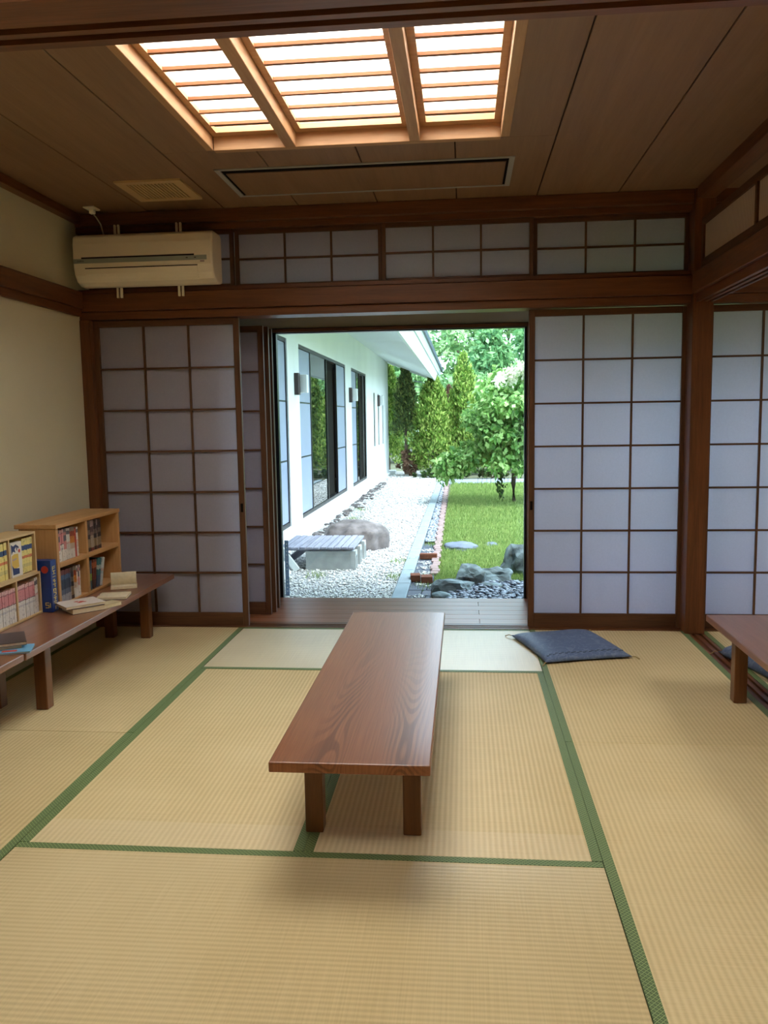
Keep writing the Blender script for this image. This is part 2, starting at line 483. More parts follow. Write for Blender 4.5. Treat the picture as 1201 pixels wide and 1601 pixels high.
def tube(bm, pts, r, seg=8, taper=None):
    rings = []
    n = len(pts)
    for i, p in enumerate(pts):
        p = Vector(p)
        d = Vector(pts[min(i + 1, n - 1)]) - Vector(pts[max(i - 1, 0)])
        q = d.to_track_quat('Z', 'Y')
        rr = r if taper is None else r + (taper - r) * i / (n - 1)
        rings.append([bm.verts.new(p + q @ Vector((math.cos(2 * PI * k / seg) * rr, math.sin(2 * PI * k / seg) * rr, 0))) for k in range(seg)])
    for a, b in zip(rings[:-1], rings[1:]):
        for k in range(seg):
            bm.faces.new((a[k], a[(k + 1) % seg], b[(k + 1) % seg], b[k]))
    bm.faces.new(rings[0][::-1])
    bm.faces.new(rings[-1])

def prism(bm, pts, fn):
    """closed outline pts (u, v) swept between fn(u, v, 0) and fn(u, v, 1)"""
    a = [bm.verts.new(fn(u, v, 0)) for u, v in pts]
    b = [bm.verts.new(fn(u, v, 1)) for u, v in pts]
    n = len(pts)
    bm.faces.new(a)
    bm.faces.new(b[::-1])
    for i in range(n):
        bm.faces.new((a[i], b[i], b[(i + 1) % n], a[(i + 1) % n]))
    bmesh.ops.recalc_face_normals(bm, faces=bm.faces[:])

def holed(us, vs, holes, fn):
    """slab with rectangular holes, one welded mesh; fn(u, v, t) with t 0 or 1 gives the point"""
    us, vs = sorted(set(us)), sorted(set(vs))
    bm = bmesh.new()
    V = {}
    def P(i, j, t):
        if (i, j, t) not in V:
            V[(i, j, t)] = bm.verts.new(fn(us[i], vs[j], t))
        return V[(i, j, t)]
    nu, nv = len(us) - 1, len(vs) - 1
    def solid(i, j):
        if i < 0 or j < 0 or i >= nu or j >= nv:
            return False
        cu, cv = (us[i] + us[i + 1]) / 2, (vs[j] + vs[j + 1]) / 2
        return not any(a < cu < b and c < cv < d for a, b, c, d in holes)
    for i in range(nu):
        for j in range(nv):
            if not solid(i, j):
                continue
            bm.faces.new((P(i, j, 0), P(i + 1, j, 0), P(i + 1, j + 1, 0), P(i, j + 1, 0)))
            bm.faces.new((P(i, j + 1, 1), P(i + 1, j + 1, 1), P(i + 1, j, 1), P(i, j, 1)))
            if not solid(i - 1, j): bm.faces.new((P(i, j, 0), P(i, j + 1, 0), P(i, j + 1, 1), P(i, j, 1)))
            if not solid(i + 1, j): bm.faces.new((P(i + 1, j + 1, 0), P(i + 1, j, 0), P(i + 1, j, 1), P(i + 1, j + 1, 1)))
            if not solid(i, j - 1): bm.faces.new((P(i + 1, j, 0), P(i, j, 0), P(i, j, 1), P(i + 1, j, 1)))
            if not solid(i, j + 1): bm.faces.new((P(i, j + 1, 0), P(i + 1, j + 1, 0), P(i + 1, j + 1, 1), P(i, j + 1, 1)))
    bmesh.ops.recalc_face_normals(bm, faces=bm.faces[:])
    return bm

def link(o, parent, wpos):
    COL.objects.link(o)
    wpos = Vector(wpos)
    if parent is not None:
        o.parent = parent
        o.location = wpos - WL[parent.name]
    else:
        o.location = wpos
    WL[o.name] = wpos
    return o

def obj(name, bm, mat, parent=None, smooth=False, pivot=None):
    me = bpy.data.meshes.new(name)
    if isinstance(bm, tuple):
        me.from_pydata(bm[0], [], bm[1])
    else:
        bm.to_mesh(me)
        bm.free()
    n = len(me.vertices)
    co = np.empty(n * 3, np.float32)
    me.vertices.foreach_get('co', co)
    co = co.reshape(-1, 3)
    lo, hi = co.min(0), co.max(0)
    c = Vector(((lo[0] + hi[0]) / 2, (lo[1] + hi[1]) / 2, lo[2])) if pivot is None else Vector(pivot)
    co -= np.array(c, np.float32)
    me.vertices.foreach_set('co', co.ravel())
    me.materials.append(M[mat] if isinstance(mat, str) else mat)
    if smooth:
        me.polygons.foreach_set('use_smooth', np.ones(len(me.polygons), bool))
    me.update()
    return link(bpy.data.objects.new(name, me), parent, c)

def cp(o, wpos, parent):
    c = o.copy()
    return link(c, parent, wpos)

def tag(o, label, cat, group=None, kind=None):
    o['label'] = label
    o['category'] = cat
    if group: o['group'] = group
    if kind: o['kind'] = kind
    return o

def thing(name, label, cat, loc=(0, 0, 0), group=None, kind=None):
    o = bpy.data.objects.new(name, None)
    o.empty_display_size = 0.1
    link(o, None, loc)
    return tag(o, label, cat, group, kind)

def dup(root, loc, label=None, group=None, rot=None):
    r = root.copy()
    link(r, None, loc)
    if label: r['label'] = label
    if group: r['group'] = group
    for ch in list(root.children):
        c = ch.copy(); COL.objects.link(c); c.parent = r
        for g in ch.children:
            d = g.copy(); COL.objects.link(d); d.parent = c
    if rot is not None: r.rotation_euler = rot
    return r

# ------------------------------------------------------------------ room sizes
XL, XM, XR, XE = -1.4125, -0.4966, 0.4075, 1.349
YF, YS, YW, YB = 2.3705, 3.2925, 4.2094, 5.0968
WALL_L, CZ = -2.394, 2.60
X0 = -2.392               # left edge of the mats
YFRONT = 1.45
RX1 = 5.1                 # right wall of the neighbouring room
REAR = -2.6

# ------------------------------------------------------------------ floor
fl = obj('floor', box(WALL_L, RX1, REAR, 6.12, -0.16, -0.056), 'earth')
tag(fl, 'tatami mat floor with green brocade borders', 'floor', kind='structure')

def mat_piece(x0, x1, y0, y1, long_axis, mat=None):
    g = 0.0012
    x0, x1, y0, y1 = x0 + g, x1 - g, y0 + g, y1 - g
    t = obj('tatami_mat', box(x0, x1, y0, y1, -0.055, 0.0, 0.002), mat or ('tatami_' + long_axis), fl)
    hw, e = 0.0305, 0.0012
    if long_axis == 'y':
        for a, b in ((x0 - 0.0004, x0 + hw), (x1 - hw, x1 + 0.0004)):
            obj('cloth_border', box(a, b, y0 + .001, y1 - .001, -0.05, e), 'heri', t)
    else:
        for a, b in ((y0 - 0.0004, y0 + hw), (y1 - hw, y1 + 0.0004)):
            obj('cloth_border', box(x0 + .001, x1 - .001, a, b, -0.05, e), 'heri', t)
    return t

mat_piece(X0, XL, YS, YB, 'y')
mat_piece(X0, XL, YFRONT, YS, 'y')
mat_piece(XL, XR, YW, YB, 'x')
mat_piece(XL, XM, YF, YW, 'y', 'tatami_fade')
mat_piece(XM, XR, YF, YW, 'y', 'tatami_fade')
mat_piece(XL, XR, YFRONT, YF, 'x')
mat_piece(XR, XE, YS, YB, 'y')
mat_piece(XR, XE, YFRONT, YS, 'y')
# neighbouring room to the right, and the room the picture is taken from
for i in range(2):
    for j in range(2):
        xa = 1.445 + 0.91 * (i * 2)
        mat_piece(xa, xa + 0.91, 3.27 if j else 1.45, YB if j else 3.27, 'y')
        mat_piece(xa + 0.91, xa + 1.82, 3.27 if j else 1.45, YB if j else 3.27, 'y')
for i in range(4):
    for j in range(2):
        mat_piece(-2.335 + 1.82 * i, -2.335 + 1.82 * (i + 1), -0.55 + 0.91 * j, 0.36 + 0.91 * j, 'x')
for i in range(8):
    mat_piece(-2.335 + .91 * i, -2.335 + .91 * (i + 1), REAR + .1, -0.56, 'y')

# thresholds (grooved sills set flush with the mats)
def grooved(name, x0, x1, y0, y1, z0, z1, along, grooves, top, mat):
    """beam with running grooves cut into its top or bottom face"""
    d = 0.012
    prof = []
    a0, a1 = (x0, x1) if along == 'y' else (y0, y1)
    zf = z1 if top else z0
    zi = zf - d if top else zf + d
    line = [(a0, zf)]
    for ga, gb in grooves:
        line += [(ga, zf), (ga, zi), (gb, zi), (gb, zf)]
    line.append((a1, zf))
    other = z0 if top else z1
    pts = line + [(a1, other), (a0, other)]
    bm = bmesh.new()
    if along == 'y':
        prism(bm, pts, lambda u, v, t: (u, y1 if t else y0, v))
    else:
        prism(bm, pts, lambda u, v, t: (x1 if t else x0, u, v))
    bmesh.ops.triangulate(bm, faces=[f for f in bm.faces if len(f.verts) > 4])
    return obj(name, bm, mat)
o = grooved('trim_1', XE + .001, 1.444, YFRONT, YB - .02, -0.055, 0.0, 'y', [(1.366, 1.386), (1.406, 1.426)], True, 'wood_y')
tag(o, 'grooved wooden floor threshold beside the table by the post', 'threshold', kind='structure')
o = grooved('trim_2', WALL_L, RX1, 1.285, 1.448, -0.055, 0.0, 'x', [(1.325, 1.345), (1.385, 1.405)], True, 'wood_x')
tag(o, 'grooved wooden threshold between the two tatami rooms', 'threshold', kind='structure')
o = grooved('trim_3', WALL_L, RX1, YB + .002, 5.235, -0.055, 0.004, 'x', [(5.12, 5.142), (5.158, 5.18)], True, 'wood_x')
tag(o, 'grooved wooden sill under the sliding paper doors', 'threshold', kind='structure')
# veranda planks
vf = obj('floor_veranda', box(WALL_L, RX1, 5.236, 6.0, -0.14, -0.035), 'earth')
tag(vf, 'brown plank floor of the veranda strip before the window', 'floor', kind='structure')
for i in range(6):
    a = 5.237 + i * 0.127
    for (xa, xb) in ((WALL_L + .002, 0.1 + (i % 2) * .9), (0.102 + (i % 2) * .9, RX1 - .002)):
        obj('plank', box(xa, xb, a, a + 0.1255, -0.034, 0.0, 0.0015), 'veranda', vf)

# ------------------------------------------------------------------ walls
o = obj('wall_left', box(-2.52, WALL_L, REAR - .1, 6.12, -0.16, 3.5), 'plaster')
tag(o, 'cream plaster wall above the bookshelves', 'wall', kind='structure')
o = obj('wall_right', box(RX1, RX1 + .12, REAR - .1, 6.12, -0.16, 3.5), 'plaster')
tag(o, 'plaster end wall of the neighbouring room', 'wall', kind='structure')
o = obj('wall_rear', box(WALL_L, RX1, REAR - .1, REAR, -0.16, 3.5), 'plaster')
tag(o, 'plaster wall behind the viewer', 'wall', kind='structure')
o = obj('roof', box(-2.7, RX1 + .3, REAR - .5, 6.14, 3.5, 3.6), 'ceil_dark')  # unseen slab, put over the rooms to keep sky light out
tag(o, 'unseen roof slab added above the rooms to block sky light', 'roof', kind='structure')

# back wall: header beams and posts
hb = obj('wall_back', box(WALL_L, RX1, 5.095, 5.235, 1.98, 2.125), 'wood_x')
tag(hb, 'wooden header wall above the sliding paper doors', 'wall', kind='structure')
obj('head_rail', box(WALL_L, RX1, 5.08, 5.235, 1.965, 2.012, 0.002), 'wood_x', hb)
obj('long_lintel', box(WALL_L, RX1, 5.055, 5.095, 2.014, 2.122, 0.003), 'wood_x', hb)
obj('transom_sill', box(WALL_L, RX1, 5.075, 5.2, 2.1255, 2.150, 0.002), 'wood_x', hb)
obj('transom_head', box(WALL_L, RX1, 5.09, 5.2, 2.492, 2.53, 0.002), 'wood_x', hb)
obj('upper_beam', box(WALL_L, RX1, 5.085, 5.22, 2.531, 3.5), 'wood_x', hb)
o = obj('trim_4', box(WALL_L + .06, 1.325, 5.035, 5.084, 2.525, 2.598, 0.003), 'wood_x')
tag(o, 'dark wooden ceiling moulding above the transom panels', 'moulding', kind='structure')
o = obj('trim_5', box(WALL_L + .001, WALL_L + .06, 1.45, 5.084, 2.55, 2.598, 0.003), 'wood_y')
tag(o, 'dark wooden ceiling moulding along the plaster wall', 'moulding', kind='structure')
o = obj('trim_6', box(1.33, 1.43, 1.45, 5.0, 2.535, 2.85, 0.003), 'wood_y')
tag(o, 'wooden beam under the ceiling beside the open transom', 'beam', kind='structure')
# wall rail on the plaster wall
r_ = obj('trim_7', box(WALL_L + .001, WALL_L + .028, 1.45, 5.054, 1.985, 2.03, 0.002), 'wood_y')
tag(r_, 'long wooden rail across the cream plaster wall', 'rail', kind='structure')
obj('upper_rail', box(WALL_L + .001, WALL_L + .042, 1.45, 5.053, 2.031, 2.134, 0.003), 'wood_y', r_)
# posts
o = obj('trim_8', box(1.328, 1.444, 5.025, 5.24, 0.0, 2.85, 0.004), 'wood_z')
tag(o, 'square wooden post between the two tatami rooms', 'post', kind='structure')
o = obj('trim_9', box(WALL_L + .001, -2.325, 5.07, 5.235, 0.0, 1.964, 0.003), 'wood_z')
tag(o, 'slim wooden jamb in the corner by the bookshelf', 'post', kind='structure')
o = obj('trim_10', box(1.328, 1.444, 1.29, 1.448, 0.0, 2.85, 0.004), 'wood_z')
tag(o, 'square wooden post at the near end of the open side', 'post', kind='structure')
# right-hand opening: grooved head rail and lintel
o = grooved('trim_11', 1.346, 1.446, 1.45, 5.024, 1.965, 2.012, 'y', [(1.368, 1.388), (1.408, 1.428)], False, 'wood_y')
tag(o, 'grooved head rail over the open side towards the neighbouring room', 'head rail', kind='structure')
obj('long_lintel', box(1.322, 1.36, 1.45, 5.024, 2.013, 2.13, 0.003), 'wood_y', o)
obj('long_lintel', box(1.43, 1.468, 1.45, 5.024, 2.013, 2.13, 0.003), 'wood_y', o)
rm = obj('window_2', holed([1.45, 2.33, 2.36, 3.24, 3.27, 4.125, 4.15, 4.99, 5.024], [2.131, 2.2, 2.39, 2.43],
         [(1.48, 2.33, 2.2, 2.39), (2.36, 3.24, 2.2, 2.39), (3.27, 4.125, 2.2, 2.39), (4.15, 4.99, 2.2, 2.39)] , lambda u, v, t: (1.365 + .03 * t, u, v)), 'frame_y')
tag(rm, 'low transom screen of reeded glass above the open side', 'transom', kind='structure')
for a, b in ((1.45, 2.33), (2.36, 3.24), (3.27, 4.125), (4.15, 4.99)):
    obj('reeded_pane', box(1.377, 1.383, a, b, 2.2, 2.39), 'ribbed', rm)
# front opening (towards the viewer's room)
o = grooved('trim_12', WALL_L, RX1, 1.28, 1.44, 1.96, 2.01, 'x', [(1.362, 1.382), (1.398, 1.418)], False, 'wood_x')
tag(o, 'grooved head rail overhead at the front opening', 'head rail', kind='structure')
obj('long_lintel', box(WALL_L, RX1, 1.40, 1.43, 2.011, 2.12, .003), 'wood_x', o)
obj('long_lintel', box(WALL_L, RX1, 1.285, 1.315, 2.011, 2.12, .003), 'wood_x', o)
o = obj('wall_front', box(WALL_L, RX1, 1.32, 1.40, 2.0115, 3.5), 'plaster')
tag(o, 'plaster strip above the front opening', 'wall', kind='structure')

# ------------------------------------------------------------------ ceiling
LX0, LX1, LY0, LY1 = -1.19, 0.19, 2.44, 4.005      # ceiling light opening
LIGHTS = [(0.0, 0.0), (0.4, -3.2), (3.75, 0.0)]
holes = [(LX0 + dx, LX1 + dx, LY0 + dy, LY1 + dy) for dx, dy in LIGHTS]
ce = obj('ceiling', holed([WALL_L, RX1] + [v for h in holes for v in h[:2]], [REAR, 5.09] + [v for h in holes for v in h[2:]], holes, lambda u, v, t: (u, v, 2.612 + .03 * t)), 'ceil_dark')
tag(ce, 'brown boarded ceiling with narrow joints', 'ceiling', kind='structure')
lines = [-2.37, -1.905, -1.432, -0.976, -0.501, -0.032, 0.434, 0.900, 1.365]
def board(x0, x1, y0, y1):
    for h in holes:
        if x0 < h[1] and x1 > h[0] and y0 < h[3] and y1 > h[2]:
            parts = [(x0, x1, y0, h[2]), (x0, x1, h[3], y1), (x0, h[0], max(y0, h[2]), min(y1, h[3])), (h[1], x1, max(y0, h[2]), min(y1, h[3]))]
            for p in parts:
                if p[1] - p[0] > .01 and p[3] - p[2] > .01: board(*p)
            return
    obj('ceiling_board', box(x0, x1, y0, y1, CZ, 2.6115, 0.0015), 'ceil_board', ce)
for a, b in zip(lines[:-1], lines[1:]):
    board(a + .0035, b - .0035, 1.445, 5.06)
for i in range(8):
    board(1.435 + .455 * i, 1.435 + .455 * (i + 1) - .006, 1.445, 5.06)
for i in range(16):
    board(-2.39 + .465 * i, -2.39 + .465 * (i + 1) - .006, REAR, 1.275)
vc = obj('ceiling_veranda', box(WALL_L, RX1, 5.236, 6.0, 2.5, 2.56), 'wall_white')
tag(vc, 'pale ceiling of the veranda strip', 'ceiling', kind='structure')

# ceiling light: wooden lattice box with lit paper
def ceiling_light(dx, dy, label):
    t = thing('ceiling_light', label, 'ceiling light', (dx + (LX0 + LX1) / 2, dy + (LY0 + LY1) / 2, 2.59), 'lattice ceiling lights')
    x0, x1, y0, y1 = LX0 + dx, LX1 + dx, LY0 + dy, LY1 + dy
    # outer trim
    for a, b in ((x0 - .012, x0 + .022), (x1 - .012, x1 + .028)):
        obj('side_frame', box(a, b, y0, y1 - .034, 2.592, 2.70, 0.002), 'light_y', t)
    for a, b in ((y0 - .012, y0 + .024), (y1 - .032, y1 + .006)):
        obj('end_frame', box(x0 + .0225, x1 - .0125, a, b, 2.592, 2.70, 0.002), 'light_x', t)
    for a, b in ((-.824, -.772), (-.240, -.192)):
        obj('crossbar', box(a + dx, b + dx, y0 + .025, y1 - .033, 2.592, 2.72, 0.002), 'light_y', t)
    for a, b in ((-1.167, -.825), (-.771, -.241), (-.191, .177)):
        a += dx; b += dx
        p = obj('lattice_panel', holed([a, a + .03, b - .03, b], [y0 + .03, y0 + .075, y1 - .085, y1 - .034], [(a + .03, b - .03, y0 + .075, y1 - .085)], lambda u, v, s: (u, v, 2.655 + .02 * s)), 'light_x', t)
        k = 0
        y = y1 - .174 + .0
        while y > y0 + .1:
            obj('slat', box(a + .03, b - .03, y - .009, y + .009, 2.656, 2.669), 'slat_x', p)
            y -= .149
    obj('light_well', holed([x0 + .002, x0 + .012, x1 - .012, x1 - .002], [y0 + .002, y0 + .012, y1 - .012, y1 - .002], [(x0 + .012, x1 - .012, y0 + .012, y1 - .012)], lambda u, v, s: (u, v, 2.721 + .66 * s)), 'well', t)
    obj('lit_diffuser', box(x0 + .002, x1 - .002, y0 + .002, y1 - .002, 3.382, 3.39), 'lamp', t)
    return t
ceiling_light(0, 0, 'glowing wooden lattice ceiling light above the low table')
ceiling_light(0.4, -3.2, 'unseen lattice ceiling light added to brighten from behind the viewer')  # extra fixture out of view, added to brighten the front mats
ceiling_light(3.75, 0, 'unseen lattice ceiling light added to brighten the neighbouring room')  # another added fixture, out of view, lighting the side room

# ------------------------------------------------------------------ shoji doors
def shoji(name, x0, y, label, pull=None, w=0.943, kind='structure', z0=0.004, h=1.958, rows=7, cols=3, stile=.037, bot=.086, top=.04, cat='sliding door'):
    t = thing(name, label, cat, (x0 + w / 2, y, z0), kind=kind)
    x1, z1 = x0 + w, z0 + h
    d = .015
    for a in (x0, x1 - stile):
        s = obj('stile', box(a, a + stile, y - d, y + d, z0, z1, .0015), 'frame_z', t)
    obj('rail', box(x0 + stile, x1 - stile, y - d + .002, y + d - .002, z0, z0 + bot, .0015), 'frame_x', t)
    obj('rail', box(x0 + stile, x1 - stile, y - d + .002, y + d - .002, z1 - top, z1, .0015), 'frame_x', t)
    pa, pb, za, zb = x0 + stile, x1 - stile, z0 + bot, z1 - top
    bw = .0058
    first = None
    for i in range(1, cols):
        c = pa + (pb - pa) * i / cols
        if first is None: first = obj('lattice_bar', box(c - bw, c + bw, y - .010, y + .004, za, zb), 'frame_z', t)
        else: cp(first, (c, y - .003, za), t)
    first = None
    for j in range(1, rows):
        c = za + (zb - za) * j / rows
        if first is None: first = obj('lattice_bar', box(pa, pb, y - .0095, y + .0035, c - bw, c + bw), 'frame_x', t)
        else: cp(first, ((pa + pb) / 2, y - .003, c - bw), t)
    first = None
    pw, ph = (pb - pa) / cols, (zb - za) / rows
    for i in range(cols):
        for j in range(rows):
            if first is None: first = obj('paper_pane', box(pa, pa + pw, y + .0045, y + .0055, za, za + ph), 'paper', t)
            else: cp(first, (pa + pw * (i + .5), y + .005, za + ph * j), t)
    if pull is not None:
        px = x0 + stile / 2 if pull < 0 else x1 - stile / 2
        obj('finger_pull', box(px - .008, px + .008, y - d - .0012, y - d + .004, .745, .80, .001), 'hole', t)
    return t
shoji('door_1', -2.329, 5.131, 'closed paper sliding door beside the bookshelf and plaster wall', 1)
shoji('door_2', 0.400, 5.169, 'paper sliding door between the window opening and the square post', -1)
shoji('door_3', 1.4455, 5.169, 'paper sliding door behind the table in the neighbouring room', None)
shoji('door_4', 2.37, 5.131, 'paper sliding door at the far side of the neighbouring room', None)
shoji('door_5', 3.30, 5.169, 'paper sliding door in the far corner of the neighbouring room', None)
# three slid-open window screens stacked on the veranda
shoji('door_6', -1.315 - .943, 5.46, 'slid-open paper screen on the veranda, front of the stack of three', None, z0=.001, h=1.945)
shoji('door_7', -1.296 - .943, 5.53, 'slid-open paper screen on the veranda, middle of the stack of three', None, z0=.001, h=1.945)
shoji('door_8', -1.303 - .943, 5.66, 'slid-open paper screen on the veranda, back of the stack of three', None, z0=.001, h=1.945)

# transom panels (above the lintel)
labs = ['paper transom panel half hidden behind the air conditioner', 'paper transom panel next to the air conditioner',
        'paper transom panel directly above the window opening', 'paper transom panel beside the square post']
tb = [-2.335, -1.40, -0.485, 0.422, 1.326]
for i in range(4):
    shoji('window_%d' % (5 + i), tb[i] + .002, 5.12 + .03 * (i % 2), labs[i], None, w=tb[i + 1] - tb[i] - .004, z0=2.1505, h=.341, rows=2, cols=3, stile=.022, bot=.016, top=.026, cat='transom')
for i in range(4):
    shoji('window_%d' % (9 + i), 1.446 + .913 * i, 5.12 + .03 * (i % 2), ['first', 'second', 'third', 'fourth'][i] + ' paper transom panel from the post in the neighbouring room', None, w=.911, z0=2.1505, h=.341, rows=2, cols=3, stile=.022, bot=.016, top=.026, cat='transom')

# ------------------------------------------------------------------ window wall of the veranda
GX0, GX1, GZ0, GZ1 = -1.40, 0.475, -0.035, 1.985
side = [(-2.36, -1.49, .36, 1.95), (0.60, 1.95, .30, 1.95), (2.05, 3.4, .30, 1.95), (3.5, 4.9, .30, 1.95)]
us = [-2.52, RX1 + .12, GX0, GX1] + [a for s_ in side for a in s_[:2]]
o = obj('wall_veranda', holed(us, [-.16, GZ0, .30, .36, 1.95, GZ1, 3.5], [(GX0, GX1, GZ0, GZ1)] + side, lambda u, v, t: (u, 6.0 + .12 * t, v)), 'ext_plaster')
tag(o, 'plaster outer wall around the garden window', 'wall', kind='structure')
g = obj('window_1', holed([GX0, -1.352, .436, GX1], [GZ0, -.012, 1.948, GZ1], [(-1.352, .436, -.012, 1.948)], lambda u, v, t: (u, 6.0 + .05 * t, v)), 'black')
tag(g, 'large clear window looking out on the garden', 'window', kind='structure')
obj('pane', box(-1.352, .436, 6.022, 6.026, -.012, 1.948), 'glass', g)
obj('head_casing', box(GX0 - .08, GX1 + .06, 5.975, 5.999, 1.955, 1.978, .002), 'wood_x', g)
obj('side_casing', box(.452, .53, 5.975, 5.999, .002, 1.9545, .002), 'wood_z', g)
obj('side_casing', box(GX0 - .08, -1.375, 5.975, 5.999, .002, 1.9545, .002), 'wood_z', g)
for i, s_ in enumerate(side):
    a, b, c, d = s_
    g = obj('window_%d' % (13 + i), holed([a, a + .03, b - .03, b], [c, c + .03, d - .03, d], [(a + .03, b - .03, c + .03, d - .03)], lambda u, v, t: (u, 6.02 + .04 * t, v)), 'black')
    tag(g, ['veranda window hidden behind the stacked screens', 'veranda window behind the paper door beside the post', 'veranda window behind the neighbouring room, nearer the post', 'veranda window behind the neighbouring room, farther from the post'][i], 'window', kind='structure')
    obj('pane', box(a + .03, b - .03, 6.036, 6.04, c + .03, d - .03), 'glass', g)

# ------------------------------------------------------------------ low tables
TZ, TT = 0.36, 0.031
def low_table(label, x0, x1, y0, y1, leg_y, top_mat, group=None, inset=.043):
    t = thing('low_table', label, 'table', ((x0 + x1) / 2, (y0 + y1) / 2, 0.0015), group)
    obj('tabletop', box(x0, x1, y0, y1, TZ - TT, TZ, .004, 2), top_mat, t)
    lw = .058
    for ly in leg_y:
        for lx in (x0 + inset, x1 - inset - lw):
            l = obj('leg', box(lx, lx + lw, ly, ly + lw, 0.0015, TZ - TT, .004, 2), 'leg_z', t)
        obj('apron', box(x0 + inset + lw, x1 - inset - lw, ly + .015, ly + .043, TZ - TT - .05, TZ - TT, .002), 'leg_x', t)
    for ly in leg_y:
        for sx, s in ((x0 + inset + lw, 1), (x1 - inset - lw, -1)):
            c = obj('hinge_plate', box(sx + (.001 if s > 0 else -.012), sx + (.012 if s > 0 else -.001), ly + .044, ly + .06, TZ - TT - .03, TZ - TT - .001, .001), 'alu', t)
    return t
low_table('long low wooden table with swirling grain before the window', -.554, -.095, 2.198, 4.03, (2.487, 3.70), 'table', 'low tables')
low_table('low wooden table cut off by the picture edge, beside the post', 1.159, 1.617, 2.205, 4.02, (2.40, 3.79), 'bench_top', 'low tables', .068)
low_table('low wooden table under the bookshelves along the plaster wall', -2.297, -1.84, 3.231, 5.04, (3.54, 4.80), 'bench_top', 'low tables', .085)
low_table('low wooden table in the corner, butted against the bookshelf table', -2.303, -1.846, 1.41, 3.227, (1.6, 2.9), 'bench_top', 'low tables', .067)

# ------------------------------------------------------------------ zabuton cushions
def zabuton(label, loc, rot, w=.51, d=.57, hgt=.055):
    t = thing('floor_cushion', label, 'cushion', (loc[0], loc[1], .0015), 'navy floor cushions')
    n = 22
    bm = bmesh.new()
    def z_of(u, v):
        e = max(0, 1 - abs(u) ** 3.5) * max(0, 1 - abs(v) ** 3.5)
        return hgt * (0.22 + 0.78 * e ** 0.5) * (1 + .05 * math.sin(5 * u + 2) * math.cos(4 * v))
    top, bot = {}, {}
    for i in range(n + 1):
        for j in range(n + 1):
            u, v = 2 * i / n - 1, 2 * j / n - 1
            k = 1 - .035 * (1 - abs(v) ** 2) * abs(u) ** 6
            k2 = 1 - .035 * (1 - abs(u) ** 2) * abs(v) ** 6
            x, y = loc[0] + u * w / 2 * k, loc[1] + v * d / 2 * k2
            edge = i in (0, n) or j in (0, n)
            h = z_of(u, v)
            top[i, j] = bm.verts.new((x, y, .0015 + h))
            bot[i, j] = top[i, j] if edge else bm.verts.new((x, y, .0015 + .002 * (1 if not edge else 0)))
    for i in range(n):
        for j in range(n):
            bm.faces.new((top[i, j], top[i + 1, j], top[i + 1, j + 1], top[i, j + 1]))
            q = [bot[i, j], bot[i, j + 1], bot[i + 1, j + 1], bot[i + 1, j]]
            if len(set(q)) == 4:
                try: bm.faces.new(q)
                except ValueError: pass
    c = obj('cover', bm, 'cushion', t, True)
    # woven key-pattern band near one edge, and corner tassels
    bm = bmesh.new()
    m = 26
    for k in range(m):
        u = -0.86 + 1.72 * k / (m - 1)
        v = -0.80 + (.035 if k % 2 else 0)
        x, y = loc[0] + u * w / 2, loc[1] + v * d / 2
        z = .0015 + z_of(u, v) + .0006
        bx(bm, x - .007, x + .007, y - .004, y + .004, z - .004, z + .0012)
    b = obj('key_pattern_band', bm, 'cushion_band', c)
    b['kind'] = 'stuff'
    for u in (-1, 1):
        for v in (-1, 1):
            bm = bmesh.new()
            px, py, pz = loc[0] + u * w / 2 * .985, loc[1] + v * d / 2 * .985, .0015 + hgt * .2
            tube(bm, [(px, py, pz), (px + u * .012, py + v * .012, pz + .003), (px + u * .03, py + v * .028, .004)], .0022, 6, .0035)
            obj('tassel', bm, 'gold', t)
    t.rotation_euler.z = rot
    return t
zabuton('flat navy floor cushion lying in front of the paper door', (.598, 4.70), math.radians(15.5), .50, .58, .05)
zabuton('navy floor cushion partly under the table beside the post', (1.72, 4.34), math.radians(14), .55, .6, .11)

# ------------------------------------------------------------------ air conditioner
ac = thing('air_conditioner', 'ivory wall-mounted air conditioner in front of the transom', 'air conditioner', (-1.885, 4.97, 2.142))
AX0, AX1 = -2.312, -1.458
prof = [(5.055, 2.155), (5.055, 2.425), (5.03, 2.442), (4.90, 2.440), (4.866, 2.425), (4.858, 2.38), (4.856, 2.30), (4.860, 2.245), (4.872, 2.20), (4.90, 2.165), (4.945, 2.146), (5.0, 2.145)]
bm = bmesh.new()
prism(bm, prof, lambda u, v, t: (AX1 if t else AX0, u, v))
body = obj('body', bm, 'ac_white', ac)
mod = body.modifiers.new('soft', 'BEVEL'); mod.width = .012; mod.segments = 3; mod.limit_method = 'ANGLE'; mod.angle_limit = math.radians(50)
def ac_y(z):
    pts = sorted([(p[1], p[0]) for p in prof[4:11]])
    for (za, ya), (zb, yb) in zip(pts[:-1], pts[1:]):
        if za <= z <= zb: return ya + (yb - ya) * (z - za) / (zb - za)
    return 4.86
def ac_strip(name, x0, x1, z0, z1, mat, out=.002, parent=ac):
    bm = bmesh.new()
    n = 5
    pts = [(ac_y(z0 + (z1 - z0) * i / n) - out, z0 + (z1 - z0) * i / n) for i in range(n + 1)]
    pts += [(p[0] + .006, p[1]) for p in pts[::-1]]
    prism(bm, pts, lambda u, v, t: (x1 if t else x0, u, v))
    return obj(name, bm, mat, parent)
band = ac_strip('display_band', AX0 + .004, AX1 - .035, 2.268, 2.294, 'ac_grey', .0025)
ac_strip('intake_slot', AX0 + .055, AX1 - .11, 2.2945, 2.303, 'hole', .0012)
fl_ = ac_strip('air_flap', AX0 + .075, AX1 - .095, 2.162, 2.236, 'ac_white', .004)
ac_strip('flap_gap', AX0 + .073, AX1 - .093, 2.2365, 2.242, 'hole', .0012)
